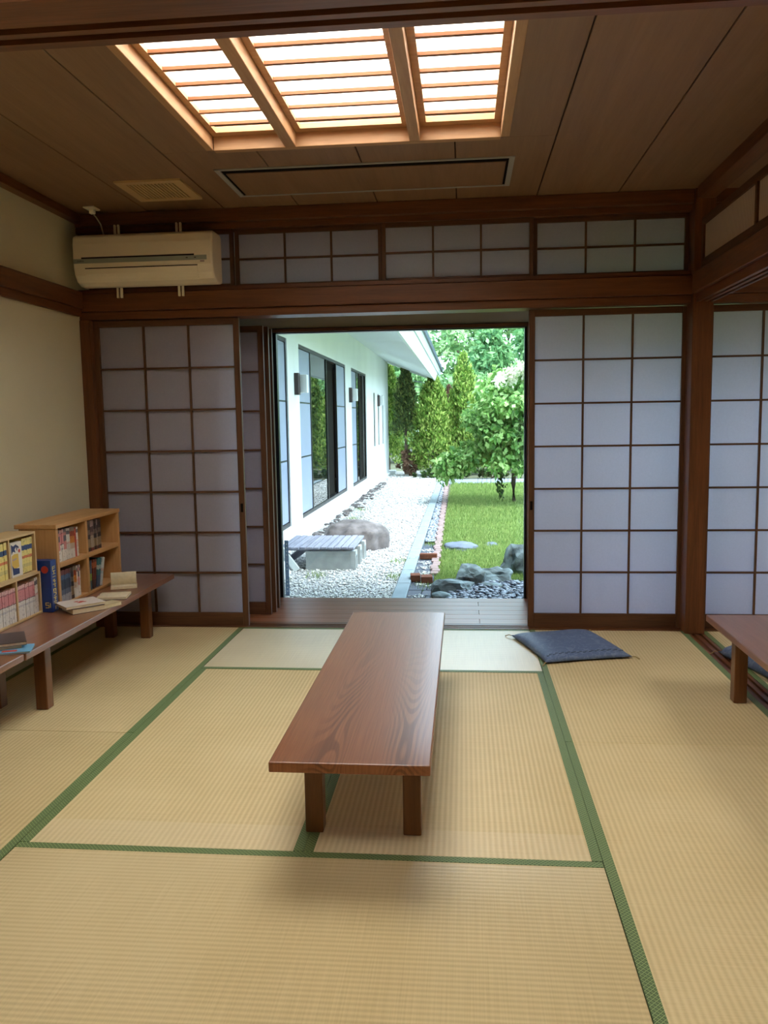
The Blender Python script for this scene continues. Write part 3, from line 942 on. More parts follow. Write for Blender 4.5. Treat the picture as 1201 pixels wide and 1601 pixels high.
def wordmark(text, size, x, y, z, mat, parent, name='wordmark', depth=.0006):
    cu = bpy.data.curves.new('tmp', 'FONT')
    cu.body = text; cu.size = size; cu.extrude = depth
    tmp = bpy.data.objects.new('tmp', cu); COL.objects.link(tmp)
    bpy.context.view_layer.update()
    me = bpy.data.meshes.new_from_object(tmp.evaluated_get(bpy.context.evaluated_depsgraph_get()))
    bm = bmesh.new(); bm.from_mesh(me)
    bpy.data.objects.remove(tmp)
    bmesh.ops.rotate(bm, verts=bm.verts[:], cent=(0, 0, 0), matrix=Matrix.Rotation(PI / 2, 3, 'X'))
    bmesh.ops.translate(bm, verts=bm.verts[:], vec=(x, y, z))
    return obj(name, bm, mat, parent)
wordmark('DAIKIN', .012, AX0 + .03, ac_y(2.278) - .0032, 2.277, 'ink_dark', band)
for i, xx in enumerate((AX1 - .16, AX1 - .11)):
    obj('indicator_light', box(xx, xx + .012, ac_y(2.28) - .0035, ac_y(2.28) - .002, 2.279, 2.284), 'ink_dark', band)
obj('rating_label', box(AX1 - .075, AX1 - .05, ac_y(2.262) - .0035, ac_y(2.262), 2.256, 2.264), 'ink_grey', ac)
for i, xx in enumerate((-2.108, -1.718)):
    for s in (-.012, .012):
        obj('mounting_rail', box(xx + s - .006, xx + s + .006, 5.036, 5.05, 2.09, 2.56), 'ac_white', ac)
# plug and cord
pl = thing('power_plug', 'small white plug and cord on the ceiling above the air conditioner', 'plug', (-2.20, 4.90, 2.545))
obj('socket', box(-2.235, -2.165, 4.86, 4.95, 2.59, 2.5995, .003), 'ac_white', pl)
obj('plug', box(-2.215, -2.185, 4.90, 4.93, 2.565, 2.589, .004), 'ac_white', pl)
bm = bmesh.new()
tube(bm, [(-2.20, 4.915, 2.57), (-2.185, 4.93, 2.55), (-2.165, 4.945, 2.51), (-2.155, 4.95, 2.46), (-2.153, 4.955, 2.441)], .004, 6)
obj('cord', bm, 'cord', pl, True)

# ------------------------------------------------------------------ ceiling vent and ceiling air unit
cv = thing('ceiling_vent', 'yellowed square slatted vent in the ceiling above the air conditioner', 'vent', (-1.67, 4.59, 2.585))
obj('frame', holed([-1.845, -1.795, -1.53, -1.482], [4.40, 4.445, 4.735, 4.785], [(-1.795, -1.53, 4.445, 4.735)], lambda u, v, t: (u, v, 2.588 + .011 * t)), 'vent', cv)
obj('backing', box(-1.80, -1.525, 4.44, 4.74, 2.5985, 2.5995), 'hole', cv)
f0 = None
for i in range(14):
    xx = -1.79 + .0195 * i
    if f0 is None: f0 = obj('slat', box(xx, xx + .009, 4.445, 4.735, 2.590, 2.598), 'vent', cv)
    else: cp(f0, (xx + .0045, 4.59, 2.590), cv)
cu_ = thing('ceiling_air_unit', 'long framed air panel set in the ceiling before the transom', 'ceiling unit', (-.5, 4.54, 2.58))
obj('frame', holed([-1.262, -1.235, .235, .262], [4.282, 4.300, 4.775, 4.797], [(-1.235, .235, 4.30, 4.775)], lambda u, v, t: (u, v, 2.594 + .0055 * t)), 'alu', cu_)
obj('intake_slot', box(-1.235, .235, 4.30, 4.36, 2.5985, 2.5995), 'hole', cu_)
obj('intake_slot', box(-1.235, -1.222, 4.361, 4.775, 2.5985, 2.5995), 'hole', cu_)
obj('intake_slot', box(.222, .235, 4.361, 4.775, 2.5985, 2.5995), 'hole', cu_)
obj('panel', box(-1.221, .221, 4.362, 4.772, 2.5955, 2.5994, .001), 'ceil_board', cu_)

# ------------------------------------------------------------------ bookshelves
BZ = TZ + .0005
ps = thing('bookshelf', 'pale pine bookshelf of four cubbies standing on the low table', 'bookshelf', (-2.2, 4.44, BZ))
px0, px1, py0, py1, pz1, th = -2.295, -2.10, 4.05, 4.84, .803, .024
obj('side_panel', box(px0, px1, py0, py0 + th, BZ, pz1 - .0225, .002), 'pine_z', ps)
obj('side_panel', box(px0, px1, py1 - th, py1, BZ, pz1 - .0225, .002), 'pine_z', ps)
obj('top_board', box(px0 - .03, px1 + .004, py0 - .004, py1 + .004, pz1 - .022, pz1, .002), 'pine_y', ps)
obj('bottom_board', box(px0, px1 - .002, py0 + th, py1 - th, BZ, BZ + .016, .002), 'pine_y', ps)
obj('shelf_board', box(px0, px1, py0 + th, py1 - th, .572, .598, .002), 'pine_y', ps)
obj('divider', box(px0, px1, 4.386, 4.41, BZ + .0165, .5715, .002), 'pine_z', ps)
obj('divider', box(px0, px1, 4.386, 4.41, .5985, pz1 - .0225, .002), 'pine_z', ps)
obj('back_panel', box(px0 - .006, px0 - .0005, py0, py1, BZ, pz1 - .0225), 'pine_z', ps)

def book_box(label, y1, z0, z1, dv):
    t = thing('book_box', label, 'bookshelf', (-2.225, y1 - .36, z0), 'beige book boxes')
    a, b, k = -2.292, -2.15, .011
    y0 = y1 - .745
    obj('side_panel', box(a, b, y0, y0 + k, z0, z1, .001), 'mdf_z', t)
    obj('side_panel', box(a, b, y1 - k, y1, z0, z1, .001), 'mdf_z', t)
    obj('bottom_board', box(a, b, y0 + k, y1 - k, z0, z0 + k, .001), 'mdf_y', t)
    obj('top_board', box(a, b, y0 + k, y1 - k, z1 - k, z1, .001), 'mdf_y', t)
    for d in dv:
        obj('divider', box(a, b, d - k / 2, d + k / 2, z0 + k + .0005, z1 - k - .0005, .001), 'mdf_z', t)
    obj('back_panel', box(a - .004, a - .0003, y0, y1, z0, z1), 'mdf_z', t)
    return t
LZ = .578
book_box('lower beige book box of pink and white paperbacks on the low table', 3.963, BZ, LZ, (3.735, 3.49))
book_box('upper beige book box of yellow comics stacked on another box', 3.935, LZ + .0005, .787, (3.69, 3.445))

# ------------------------------------------------------------------ books
def book(label, x1, y0, wy, z0, h, d, mat, group, lean=0.0, cat='book'):
    """upright book, spine facing +x at x1"""
    t = thing('book', label, cat, (x1 - d / 2, y0 + wy / 2, z0), group)
    bm = bmesh.new()
    bx(bm, x1 - d, x1 - .001, y0 + .0015, y0 + wy - .0015, z0 + .002, z0 + h - .002)
    obj('pages', bm, 'page', t)
    bm = bmesh.new()
    c = .0013
    prism(bm, [(x1 - d, y0), (x1, y0), (x1, y0 + wy), (x1 - d, y0 + wy), (x1 - d, y0 + wy - c), (x1 - c, y0 + wy - c), (x1 - c, y0 + c), (x1 - d, y0 + c)], lambda u, v, s: (u, v, z0 + h * s))
    obj('cover', bm, mat, t)
    if lean:
        t.rotation_euler.x = lean
    return t
rb = random.Random(3)
ORD = ['first', 'second', 'third', 'fourth', 'fifth', 'sixth', 'seventh', 'eighth', 'ninth', 'tenth', 'eleventh', 'twelfth', 'thirteenth']
def row(y0, specs, z0, x1, label_of, group, d=.115):
    y = y0
    seen = {}
    for i, (mat, wy, h) in enumerate(specs):
        seen[mat] = seen.get(mat, 0) + 1
        lab = ORD[seen[mat] - 1] + ' ' + label_of(i, mat)
        book(lab, x1 - rb.uniform(0, .004), y, wy - .0006, z0, h + rb.uniform(-.002, .002), d, 'sp_' + mat, group)
        y += wy
nm = {'yellow': 'yellow', 'pink': 'pink-topped white', 'white': 'white', 'pinkdark': 'pink and grey', 'orange': 'orange', 'red': 'red', 'dark': 'dark', 'darkred': 'maroon and beige', 'blue': 'blue-grey', 'teal': 'teal', 'green': 'green', 'brown': 'brown', 'silver': 'silver'}
z_up, z_lo = .5985, BZ + .017
# pine shelf, upper cubby nearest the boxes
cub = ['pinkdark', 'pinkdark', 'pink', 'pink', 'pinkdark', 'pinkdark', 'white', 'white', 'orange', 'orange', 'orange']
row(4.077, [(m, .0185, .168) for m in cub] + [('red', .018, .158), ('white', .02, .163)], z_up, px1 - .012,
    lambda i, m: nm[m] + ' spined comic in the upper pine cubby nearer the blue case', 'comics in the pine shelf')
# upper cubby by the paper door
cub = ['white', 'dark', 'dark', 'darkred', 'darkred', 'dark', 'dark', 'darkred', 'dark', 'dark']
row(4.413, [(m, .0195, .172 if i else .165) for i, m in enumerate(cub)], z_up, px1 - .012,
    lambda i, m: nm[m] + ' spined comic in the upper pine cubby nearer the paper door', 'comics in the pine shelf')
# lower cubby nearest the boxes
cub = ['blue'] * 8 + ['dark', 'dark', 'orange', 'orange', 'white', 'pinkdark', 'white']
row(4.077, [(m, .0165, .172) for m in cub], z_lo, px1 - .012,
    lambda i, m: nm[m] + ' spined comic in the lower pine cubby behind the blue case', 'comics in the pine shelf')
# lower cubby by the door: leaning books
lean = [('green', .0), ('green', .05), ('brown', .10), ('brown', .16), ('teal', .21), ('teal', .26), ('silver', .33)]
y = 4.414
for i, (m, a) in enumerate(lean):
    book(nm[m] + ' book leaning in the lower pine cubby' + (', frontmost of its pair' if i in (1, 3, 5) else ''), px1 - .010 - .003 * (i % 2), y, .019, z_lo + .0045, .165, .115, 'sp_' + m, 'leaning books in the pine shelf', lean=-a)
    y += .0235 + .007 * a
# beige boxes
row(3.457, [('yellow', .0245, .176)] * 9, LZ + .0005 + .0115, -2.156, lambda i, m: 'yellow comic in the row at the picture edge, upper beige box', 'yellow comics upright in a row')
for i in range(4):
    book(ORD[i] + ' of four yellow comics leaning at the end of the upper beige box', -2.157, 3.800 + .0245 * i, .0235, LZ + .0155, .170, .115, 'sp_yellow', 'yellow comics leaning', lean=-.09)
row(3.50, [('pink', .019, .166)] * 12, BZ + .0115, -2.156, lambda i, m: 'pink-topped white paperback at the picture edge, lower beige box', 'pink paperbacks at the picture edge')
row(3.744, [('pink', .0185, .166)] * 9 + [('white', .016, .176), ('white', .013, .18)], BZ + .0115, -2.156,
    lambda i, m: 'pink-topped white paperback in the lower beige box beside the blue case' if m == 'pink' else 'white paperback at the end of the lower beige box', 'paperbacks beside the blue case')
# comic standing face out before the yellow row
t = thing('book', 'comic standing face-out with navy title and yellow picture, upper beige box', 'book', (-2.152, 3.745, LZ + .012))
x_ = -2.150
obj('pages', box(x_ - .016, x_ - .0015, 3.703, 3.797, LZ + .0135, LZ + .178), 'page', t)
cov = obj('cover', box(x_ - .0178, x_, 3.701, 3.799, LZ + .012, LZ + .1795, .0008), 'white_cover', t)
def patch(name, outline, mat, parent, x=x_):
    bm = bmesh.new()
    prism(bm, outline, lambda u, v, s: (x + .0008 * s - .0002, u, v))
    return obj(name, bm, mat, parent)
zb = LZ + .012
patch('title_stroke', [(3.706, zb + .16), (3.724, zb + .15), (3.75, zb + .158), (3.752, zb + .146), (3.735, zb + .135), (3.742, zb + .118), (3.72, zb + .126), (3.706, zb + .112)], 'ink_navy', cov)
patch('title_stroke', [(3.754, zb + .154), (3.774, zb + .142), (3.770, zb + .134), (3.76, zb + .142), (3.756, zb + .125), (3.75, zb + .132)], 'ink_navy', cov)
patch('title_dot', [(3.776 + .009 * math.cos(a * PI / 5), zb + .122 + .009 * math.sin(a * PI / 5)) for a in range(10)], 'ink_red', cov)
patch('picture_patch', [(3.708, zb + .105), (3.73, zb + .112), (3.765, zb + .11), (3.768, zb + .045), (3.72, zb + .04), (3.706, zb + .06)], 'ink_gold', cov)
patch('picture_navy_patch', [(3.706, zb + .06), (3.72, zb + .045), (3.768, zb + .038), (3.768, zb + .012), (3.712, zb + .012)], 'ink_navy', cov, x_ + .0003)  # printed navy area at the foot of the picture
patch('picture_accent', [(3.712, zb + .088), (3.745, zb + .092), (3.75, zb + .086), (3.716, zb + .08)], 'ink_grey', cov, x_ + .0004)

# tall blue slipcase
t = thing('slipcase', 'tall glossy blue slipcase with yellow lettering between the shelves', 'slipcase', (-2.165, 4.0, BZ))
BX1, BY0, BY1, BH = -2.098, 3.968, 4.030, .268
cs = obj('case', box(-2.245, BX1, BY0, BY1, BZ, BZ + BH, .003, 2), 'blue_box', t)
def stroke(name, y0, y1, z0, z1, mat='ink_yellow'):
    return obj(name, box(BX1 - .001, BX1 + .0006, y0, y1, z0, z1), mat, cs)
ya, yb_ = BY0 + .016, BY1 - .016
zz = BZ + BH - .03
glyphs = [[(0, 1, .8, 1), (0, 1, .35, .5), (0, .25, 0, 1)], [(0, 1, .8, 1), (.4, .6, 0, .8), (0, 1, 0, .15)], [(0, 1, .42, .58)],
          [(.1, .3, .4, 1), (.5, .75, 0, 1), (.75, 1, .3, .5)], [(0, 1, .75, .95), (.55, .8, 0, .75)], [(0, .3, 0, .8), (.3, 1, .6, .8), (.7, 1, 0, .6)],
          [(0, 1, .8, 1), (.7, 1, .2, .8), (.2, .7, 0, .2)], [(0, 1, .7, .9), (.35, .6, 0, .7), (.6, 1, .3, .45)], [(0, 1, .8, 1), (0, 1, .4, .55), (.35, .6, 0, .4)]]
for gl in glyphs:
    for a, b, c, d in gl:
        stroke('lettering_stroke', ya + (yb_ - ya) * a, ya + (yb_ - ya) * b, zz - .021 + .019 * c, zz - .021 + .019 * d)
    zz -= .0225
stroke('lettering_stroke', ya + .008, yb_ - .008, BZ + .012, BZ + .03, 'page')
bm = bmesh.new()
prism(bm, [(-2.130 + .019 * math.cos(a * PI / 10), BZ + .222 + .019 * math.sin(a * PI / 10)) for a in range(20)], lambda u, v, s: (u, BY0 - .0008 + .001 * s, v))
obj('round_sticker', bm, 'ink_red', cs)
for a, b, c, d in ((0, 1, .85, 1), (0, .18, .5, 1), (0, 1, .45, .6), (.8, 1, 0, .5), (0, 1, 0, .14), (1.2, 1.4, .1, .9)):
    obj('lettering_stroke', box(-2.136 + .02 * a, -2.136 + .02 * b, BY0 - .0008, BY0 + .001, BZ + .022 + .03 * c, BZ + .022 + .03 * d), 'ink_yellow', cs)

# books lying on the bench
def flat_book(label, cx, cy, z, wx, wy, h, rot, cover, group='books lying on the bench table'):
    t = thing('book', label, 'book', (cx, cy, z), group)
    obj('pages', box(cx - wx / 2, cx + wx / 2 - .002, cy - wy / 2 + .002, cy + wy / 2 - .002, z + .0018, z + h - .0018), 'page', t)
    obj('cover', box(cx - wx / 2, cx + wx / 2, cy - wy / 2, cy + wy / 2, z, z + .0018), cover, t)
    c = obj('cover', box(cx - wx / 2, cx + wx / 2, cy - wy / 2, cy + wy / 2, z + h - .0018, z + h), cover, t)
    t.rotation_euler.z = rot
    return t, c
t, c = flat_book('thick closed book lying under the white-covered book', -1.965, 4.03, BZ, .15, .17, .028, -.75, 'dark_cover')
t2, c2 = flat_book('white-covered book with small red picture lying on another book', -1.985, 4.035, BZ + .0285, .165, .205, .013, -.75, 'white_cover')
for i, (u, v, s) in enumerate(((0, .01, .016), (.014, -.006, .012), (-.015, -.012, .012), (.012, .022, .009))):
    bm = bmesh.new()
    rr = random.Random(i)
    prism(bm, [(-1.985 + u + s * rr.uniform(.6, 1.2) * math.cos(a * PI / 5), 4.035 + v + s * rr.uniform(.6, 1.2) * math.sin(a * PI / 5)) for a in range(10)], lambda p, q, h: (p, q, BZ + .0413 + .0006 * h))
    obj('cover_print', bm, 'ink_red', c2)
flat_book('thin cream paperback lying beside the white-covered book', -1.875, 4.115, BZ, .075, .13, .018, -.45, 'cream_cover')
def open_book(label, cx, cy, z, w, l, h, rot, fan, cover):
    """book lying open with page block and some lifted pages"""
    t = thing('book', label, 'book', (cx, cy, z), 'books lying on the bench table')
    obj('cover', box(cx - w, cx + w, cy - l / 2, cy + l / 2, z, z + .002), cover, t)
    for s in (-1, 1):
        bm = bmesh.new()
        n = 8
        pts = [(cx + s * w * .97 * i / n, z + .0022 + h * math.sin(min(1, (i / n) * 2.2 + .25) * PI / 2) * (1 - .25 * (i / n))) for i in range(n + 1)]
        pts += [(cx + s * w * .97, z + .0021), (cx, z + .0021)]
        prism(bm, pts, lambda u, v, q: (u, cy - l / 2 + .003 + (l - .006) * q, v))
        obj('page_block', bm, 'page', t)
    for a in fan:
        bm = bmesh.new()
        n = 7
        pts = []
        for i in range(n + 1):
            r = w * .95 * i / n
            an = a + .35 * (i / n) ** 2
            pts.append((cx + r * math.cos(an), z + .006 + h * .6 + r * math.sin(an)))
        pts += [(p[0] + .0006, p[1] + .0006) for p in pts[::-1]]
        prism(bm, pts, lambda u, v, q: (u, cy - l / 2 + .003 + (l - .006) * q, v))
        obj('lifted_page', bm, 'page', t)
    t.rotation_euler.z = rot
    return t
open_book('open book with dark pages lying in front of the pine shelf', -1.935, 4.34, BZ, .075, .165, .016, math.radians(-78), (), 'dark_cover')
t = open_book('open book with a page standing up on the bench end', -2.0, 4.63, BZ, .075, .15, .016, math.radians(-68), (1.25,), 'cream_cover')
t, c = flat_book('open-faced grey book at the picture edge, under the shelf corner', -1.985, 3.34, BZ + .0215, .15, .20, .014, .55, 'dark_cover')
t, c = flat_book('sky-blue picture magazine on the bench at the picture edge', -1.93, 3.275, BZ, .17, .13, .007, .35, 'ink_sky')
obj('cover_print', box(-1.96, -1.90, 3.225, 3.25, BZ + .0068, BZ + .0076), 'ink_red', c)
t, c = flat_book('pale paperback between the magazine and the grey book', -1.995, 3.335, BZ + .0078, .14, .18, .013, .5, 'white_cover')

# ------------------------------------------------------------------ garden ground
G = -0.06
def ground(name, x0, x1, y0, y1, z, mat, label, kind='structure', cat='ground'):
    o = obj(name, box(x0, x1, y0, y1, z - .1, z), mat)
    return tag(o, label, cat, kind=kind)
ground('ground', -40, 40, 6.121, 90, G - .03, 'earth', 'dark earth of the garden and woods')
ground('ground_gravel', -1.99, -0.556, 6.122, 20.9, G - .004, 'gravel', 'white gravel bed between the white wing and the kerb', cat='gravel')
ground('ground_gravel_far', -6, -0.556, 20.901, 22, G - .004, 'gravel', 'white gravel corner at the end of the white wing', cat='gravel')
ground('ground_lawn', -0.255, 6.0, 7.0, 17.6, G - .01, 'soil', 'lawn soil right of the brick edging', cat='lawn')
ground('path', -0.42, 8.0, 17.65, 18.95, G - .006, 'asphalt', 'grey garden path beyond the lawn', cat='path')
ground('ground_pebbles', -0.14, 3.0, 6.122, 6.999, G - .012, 'slate', 'dark bed under the river pebbles', cat='ground')

def stones(name, n, fn, mat, rs, label, cat, flat=.6, seed=1):
    r = random.Random(seed)
    base = [(1, 0, 0), (-1, 0, 0), (0, 1, 0), (0, -1, 0), (0, 0, 1), (0, 0, -1)]
    d = .62
    base += [(d, d, d), (-d, d, d), (d, -d, d), (-d, -d, d)]
    fc = [(0, 6, 8), (0, 2, 6), (2, 7, 6), (2, 1, 7), (1, 9, 7), (1, 3, 9), (3, 8, 9), (3, 0, 8), (4, 8, 6), (4, 6, 7), (4, 7, 9), (4, 9, 8), (5, 2, 0), (5, 1, 2), (5, 3, 1), (5, 0, 3)]
    V, Fc = [], []
    for i in range(n):
        x, y, z, k = fn(r)
        s = r.uniform(*rs) * k
        a = r.uniform(0, 2 * PI)
        sx, sy, sz = s * r.uniform(.8, 1.4), s * r.uniform(.7, 1.1), s * flat * r.uniform(.7, 1.1)
        ca, sa = math.cos(a), math.sin(a)
        b0 = len(V)
        for p in base:
            u, v = p[0] * sx, p[1] * sy
            V.append((x + u * ca - v * sa, y + u * sa + v * ca, z + p[2] * sz))
        Fc += [tuple(b0 + q for q in f) for f in fc]
    o = obj(name, (V, Fc), mat, None, True)
    return tag(o, label, cat, kind='stuff')
def g1(r):
    y = 6.15 + (r.random() ** 1.7) * 14.5
    return r.uniform(-1.84, -.57), y, G + .002, 1.0 + (y - 6) * .05
stones('gravel', 9000, g1, 'gravel_st', (.006, .013), 'white gravel stones covering the bed beside the white wing', 'gravel', seed=2)
def g2(r):
    return r.uniform(-.12, 1.2), r.uniform(6.15, 6.98), G + r.uniform(-.008, .008), 1
stones('river_pebbles', 1500, g2, 'pebble', (.014, .028), 'dark river pebbles beneath the window among the rocks', 'pebbles', seed=3)
def g3(r):
    y = 9.25 + (r.random() ** 1.3) * 9.4
    return r.uniform(-.435, -.325), y, G - .004, 1 + (y - 9) * .06
stones('drain_pebbles', 1500, g3, 'pebble_lt', (.012, .022), 'grey pebbles filling the drain strip beyond the slate tiles', 'pebbles', seed=4)
def g4(r):
    y = 8.9 + r.random() * 9
    return -1.80 + abs(r.gauss(0, .09)), y, G + .01, 1
stones('edging_stones', 160, g4, 'rock', (.02, .045), 'small grey stones along the foot of the white wing', 'stones', seed=5)

def g5(r):
    c = r.choice([(-.36, 6.3), (-.38, 7.1), (-.35, 7.25), (-.36, 7.55), (-.37, 7.8), (-.36, 8.3), (-.37, 8.55), (-.35, 6.75)])
    return min(-.275, max(-.435, c[0] + r.gauss(0, .035))), c[1] + r.gauss(0, .05), G + .01, 1
stones('scattered_gravel', 420, g5, 'gravel_st', (.005, .009), 'white gravel bits scattered over the slate tiles', 'gravel', seed=8)

def grass(name, n, fn, h, label, seed):
    r = random.Random(seed)
    V, Fc = [], []
    for i in range(n):
        x, y, k = fn(r)
        a = r.uniform(0, PI)
        hh = h * r.uniform(.5, 1.2) * k
        wd = .004 * k
        lx, ly = r.uniform(-.5, .5) * hh, r.uniform(-.5, .5) * hh
        b0 = len(V)
        V += [(x - wd * math.cos(a), y - wd * math.sin(a), G - .012), (x + wd * math.cos(a), y + wd * math.sin(a), G - .012), (x + lx, y + ly, G - .01 + hh)]
        Fc.append((b0, b0 + 1, b0 + 2))
    o = obj(name, (V, Fc), 'grass')
    return tag(o, label, 'grass', kind='stuff')
def gr(r):
    y = 6.95 + (r.random() ** 1.35) * 10.6
    return -.25 + r.random() * (1.2 + (y - 7) * .12), y, 1 + (y - 7) * .07
grass('lawn_grass', 70000, gr, .035, 'short green lawn grass right of the brick edging', 6)
def gw(r):
    c = r.choice([(-1.3, 7.15), (-1.66, 6.9), (-1.72, 6.6), (-1.45, 9.9), (-1.2, 10.6), (-1.55, 11.4), (-.6, 7.9), (-.58, 7.1), (-1.6, 12.5), (-.32, 6.7), (-.30, 7.1), (-.33, 8.95)])
    return c[0] + r.gauss(0, .06), c[1] + r.gauss(0, .08), 1.0
grass('weeds', 1100, gw, .05, 'sparse weed tufts in the gravel', 9)

# kerb, slate strip, brick edging
kb = thing('kerb', 'grey concrete kerb running along the white gravel bed', 'kerb', (-.505, 12.4, G - .05))
y = 6.125
first = None
while y < 18.6:
    if first is None:
        first = obj('kerb_stone', box(-.555, -.445, y, y + .592, G - .06, G + .028, .006), 'curb', kb)
    else: cp(first, (-.5, y + .296, G - .06), kb)
    y += .6
ss = thing('slate_strip', 'strip of dark slate paving tiles between kerb and bricks', 'paving', (-.36, 7.6, G - .03))
y = 6.13
k = 0
while y < 9.0:
    d = .205
    sp = -.335 if k % 2 else -.30
    for a, b in ((-.443, sp - .003), (sp + .003, -.262)):
        obj('slate_tile', box(a, b, y, y + d - .007, G - .03, G + .003 + .002 * ((k * 7) % 3), .003), 'slate', ss)
    y += d
    k += 1
be = thing('brick_edging', 'row of faded pink bricks edging the lawn', 'edging', (-.29, 12, G - .04))
y = 7.2
k = 0
first = None
while y < 18.5:
    xx = -.262 + .012 * math.sin(k * 1.7) - (y - 7.2) * .0085
    if not (8.05 < y < 8.14):
        if first is None: first = obj('brick', box(xx - .035, xx + .035, y, y + .098, G - .05, G + .022, .004), 'pinkbrick', be)
        else: cp(first, (xx, y + .049, G - .05 + .004 * math.sin(k)), be)
    y += .106
    k += 1
def paver(label, x, y, z, rot, lx=.10, ly=.19, h=.055):
    o = obj('paving_brick', box(x - lx / 2, x + lx / 2, y - ly / 2, y + ly / 2, z, z + h, .004), 'brick')
    o.rotation_euler.z = rot
    return tag(o, label, 'brick', 'loose bricks on the slate strip')
zs = G + .0085
paver('red-brown brick lying nearest the kerb on the slate strip', -.412, 6.93, zs, .08, .085, .12)
paver('red-brown brick lying on the slate strip beside another brick', -.312, 6.86, zs, .10, .095, .12)
paver('single red-brown brick lying across the slate strip farther out', -.345, 8.02, zs, 1.55, .06, .17)

# ------------------------------------------------------------------ rocks
def rock(label, loc, size, seed, mat='darkrock', rough=.35, rot=0.0, name='rock', sub=4, freq=1.3, boxy=1.0, crag=.18):
    bm = bmesh.new()
    bmesh.ops.create_icosphere(bm, subdivisions=sub, radius=1)
    off = Vector((seed * 7.3, seed * 3.1, seed * 1.7))
    for v in bm.verts:
        p = v.co.copy()
        n1 = noise.noise(p * freq + off) * rough + noise.noise(p * freq * 2.7 + off) * rough * .4 + noise.noise(p * freq * 6 + off) * rough * .15
        cell = noise.voronoi(p * freq * 1.5 + off)[0]
        n1 -= crag * min(1.0, cell[1] - cell[0]) * .6 - crag * .3
        pb = Vector([math.copysign(abs(c) ** boxy, c) for c in p])
        q = pb * (1 + n1)
        if q.z < -.45: q.z = -.45
        v.co = Vector((q.x * size[0], q.y * size[1], q.z * size[2]))
    o = obj(name, bm, mat, None, sub > 3)
    o.location = (loc[0], loc[1], loc[2])
    o.rotation_euler.z = rot
    return tag(o, label, 'rock')
rock('large grey boulder behind the block bench', (-1.17, 8.88, G - .03), (.335, .30, .215), 11, 'rock', .16, .15, 'boulder', boxy=.62, crag=.08)
rock('broad flat grey-green rock nearest the slate strip', (-.10, 6.62, G - .04), (.16, .12, .08), 3, rough=.35, sub=3, boxy=.7)
rock('small rounded rock against the window sill', (-.17, 6.32, G - .02), (.08, .07, .04), 4, rough=.2)
rock('dark jagged rock between flat rock and lawn', (.055, 6.93, G - .03), (.11, .09, .10), 5, rough=.5, sub=3, boxy=.8)
rock('grey rock with flat top at the lawn edge', (.26, 7.02, G - .04), (.15, .10, .09), 6, rough=.4, sub=3, boxy=.7)
rock('tall pointed dark rock beside the window jamb', (.50, 7.38, G - .05), (.16, .13, .19), 8, rough=.5, sub=3, boxy=.95)
rock('dark rock half hidden by the window jamb', (.70, 7.3, G - .05), (.13, .12, .14), 9, rough=.45, sub=3, boxy=.8)
rock('low pale rock among the river pebbles', (.22, 6.78, G - .03), (.11, .06, .035), 10, rough=.25)
rock('flat pale stepping stone in the lawn', (-.03, 8.82, G - .02), (.17, .22, .05), 12, 'lawnstone', .15)
rock('half-buried small stone in the lawn', (.30, 9.05, G - .04), (.08, .14, .04), 13, 'lawnstone', .15)
rock('white rock leaning by the metal post', (-1.66, 7.08, G - .03), (.12, .16, .13), 14, 'whitestone', .35)
rock('pale rock beneath the leaning board', (-1.68, 7.5, G - .03), (.09, .12, .12), 15, 'whitestone', .35)
rock('small pale stone next to the block bench end', (-1.62, 7.26, G - .02), (.055, .06, .05), 16, 'whitestone', .3)

# ------------------------------------------------------------------ block bench
def hollow_block(label, x0, y0, z0, lx=.47, ly=.115, h=.185):
    """concrete block lying with its cores along x... end shows an arched recess"""
    n = 8
    arch = [(y0 + .022, z0), (y0 + .022, z0 + h - .07)]
    cy, r = y0 + ly / 2, ly / 2 - .022
    arch += [(cy - r * math.cos(PI * i / n), z0 + h - .07 + r * .9 * math.sin(PI * i / n)) for i in range(1, n)]
    arch += [(y0 + ly - .022, z0 + h - .07), (y0 + ly - .022, z0)]
    out = [(y0, z0)] + arch + [(y0 + ly, z0), (y0 + ly, z0 + h), (y0, z0 + h)]
    bm = bmesh.new()
    prism(bm, out, lambda u, v, t: (x0 + lx - .05 + .05 * t, u, v))
    bmesh.ops.triangulate(bm, faces=[f for f in bm.faces if len(f.verts) > 4])
    t = thing('concrete_block', label, 'block', (x0 + lx / 2, y0 + ly / 2, z0), 'concrete blocks of the bench')
    obj('arched_end', bm, 'concrete', t)
    obj('body', box(x0, x0 + lx - .0505, y0, y0 + ly, z0, z0 + h, .002), 'concrete', t)
    return t
zb0 = G - .012
for i, l in enumerate(('front concrete block carrying the slatted bench top', 'middle concrete block under the slatted bench top', 'rear concrete block under the slatted bench top')):
    hollow_block(l, -1.463 + .004 * i, 7.47 + .31 * i, zb0)
sb = thing('slatted_bench', 'weathered grey slatted bench top resting on concrete blocks', 'bench', (-1.33, 7.83, zb0 + .186))
first = None
for yy in (7.50, 8.10):
    obj('batten', box(-1.70, -1.03, yy, yy + .05, zb0 + .1865, zb0 + .206), 'grey_x', sb)
for i in range(11):
    xx = -1.705 + .0645 * i
    if first is None: first = obj('slat', box(xx, xx + .054, 7.44, 8.24, zb0 + .2065, zb0 + .226, .002), 'grey_y', sb)
    else: cp(first, (xx + .027, 7.84 + .012 * math.sin(i * 2.3), zb0 + .2065), sb)
o = obj('leaning_board', box(-.028, .028, -.03, .03, 0, .30, .003), 'soffit')
o.location = (-1.535, 7.42, G + .005); o.rotation_euler = (0, -.62, 0.2)
tag(o, 'short pale board leaning against the end of the bench', 'board')
o = obj('prop_beam', box(-.03, .03, -.03, .03, 0, .26, .003), 'grey_z')
o.location = (-1.70, 7.62, G + .03); o.rotation_euler = (0, .95, 0.1)
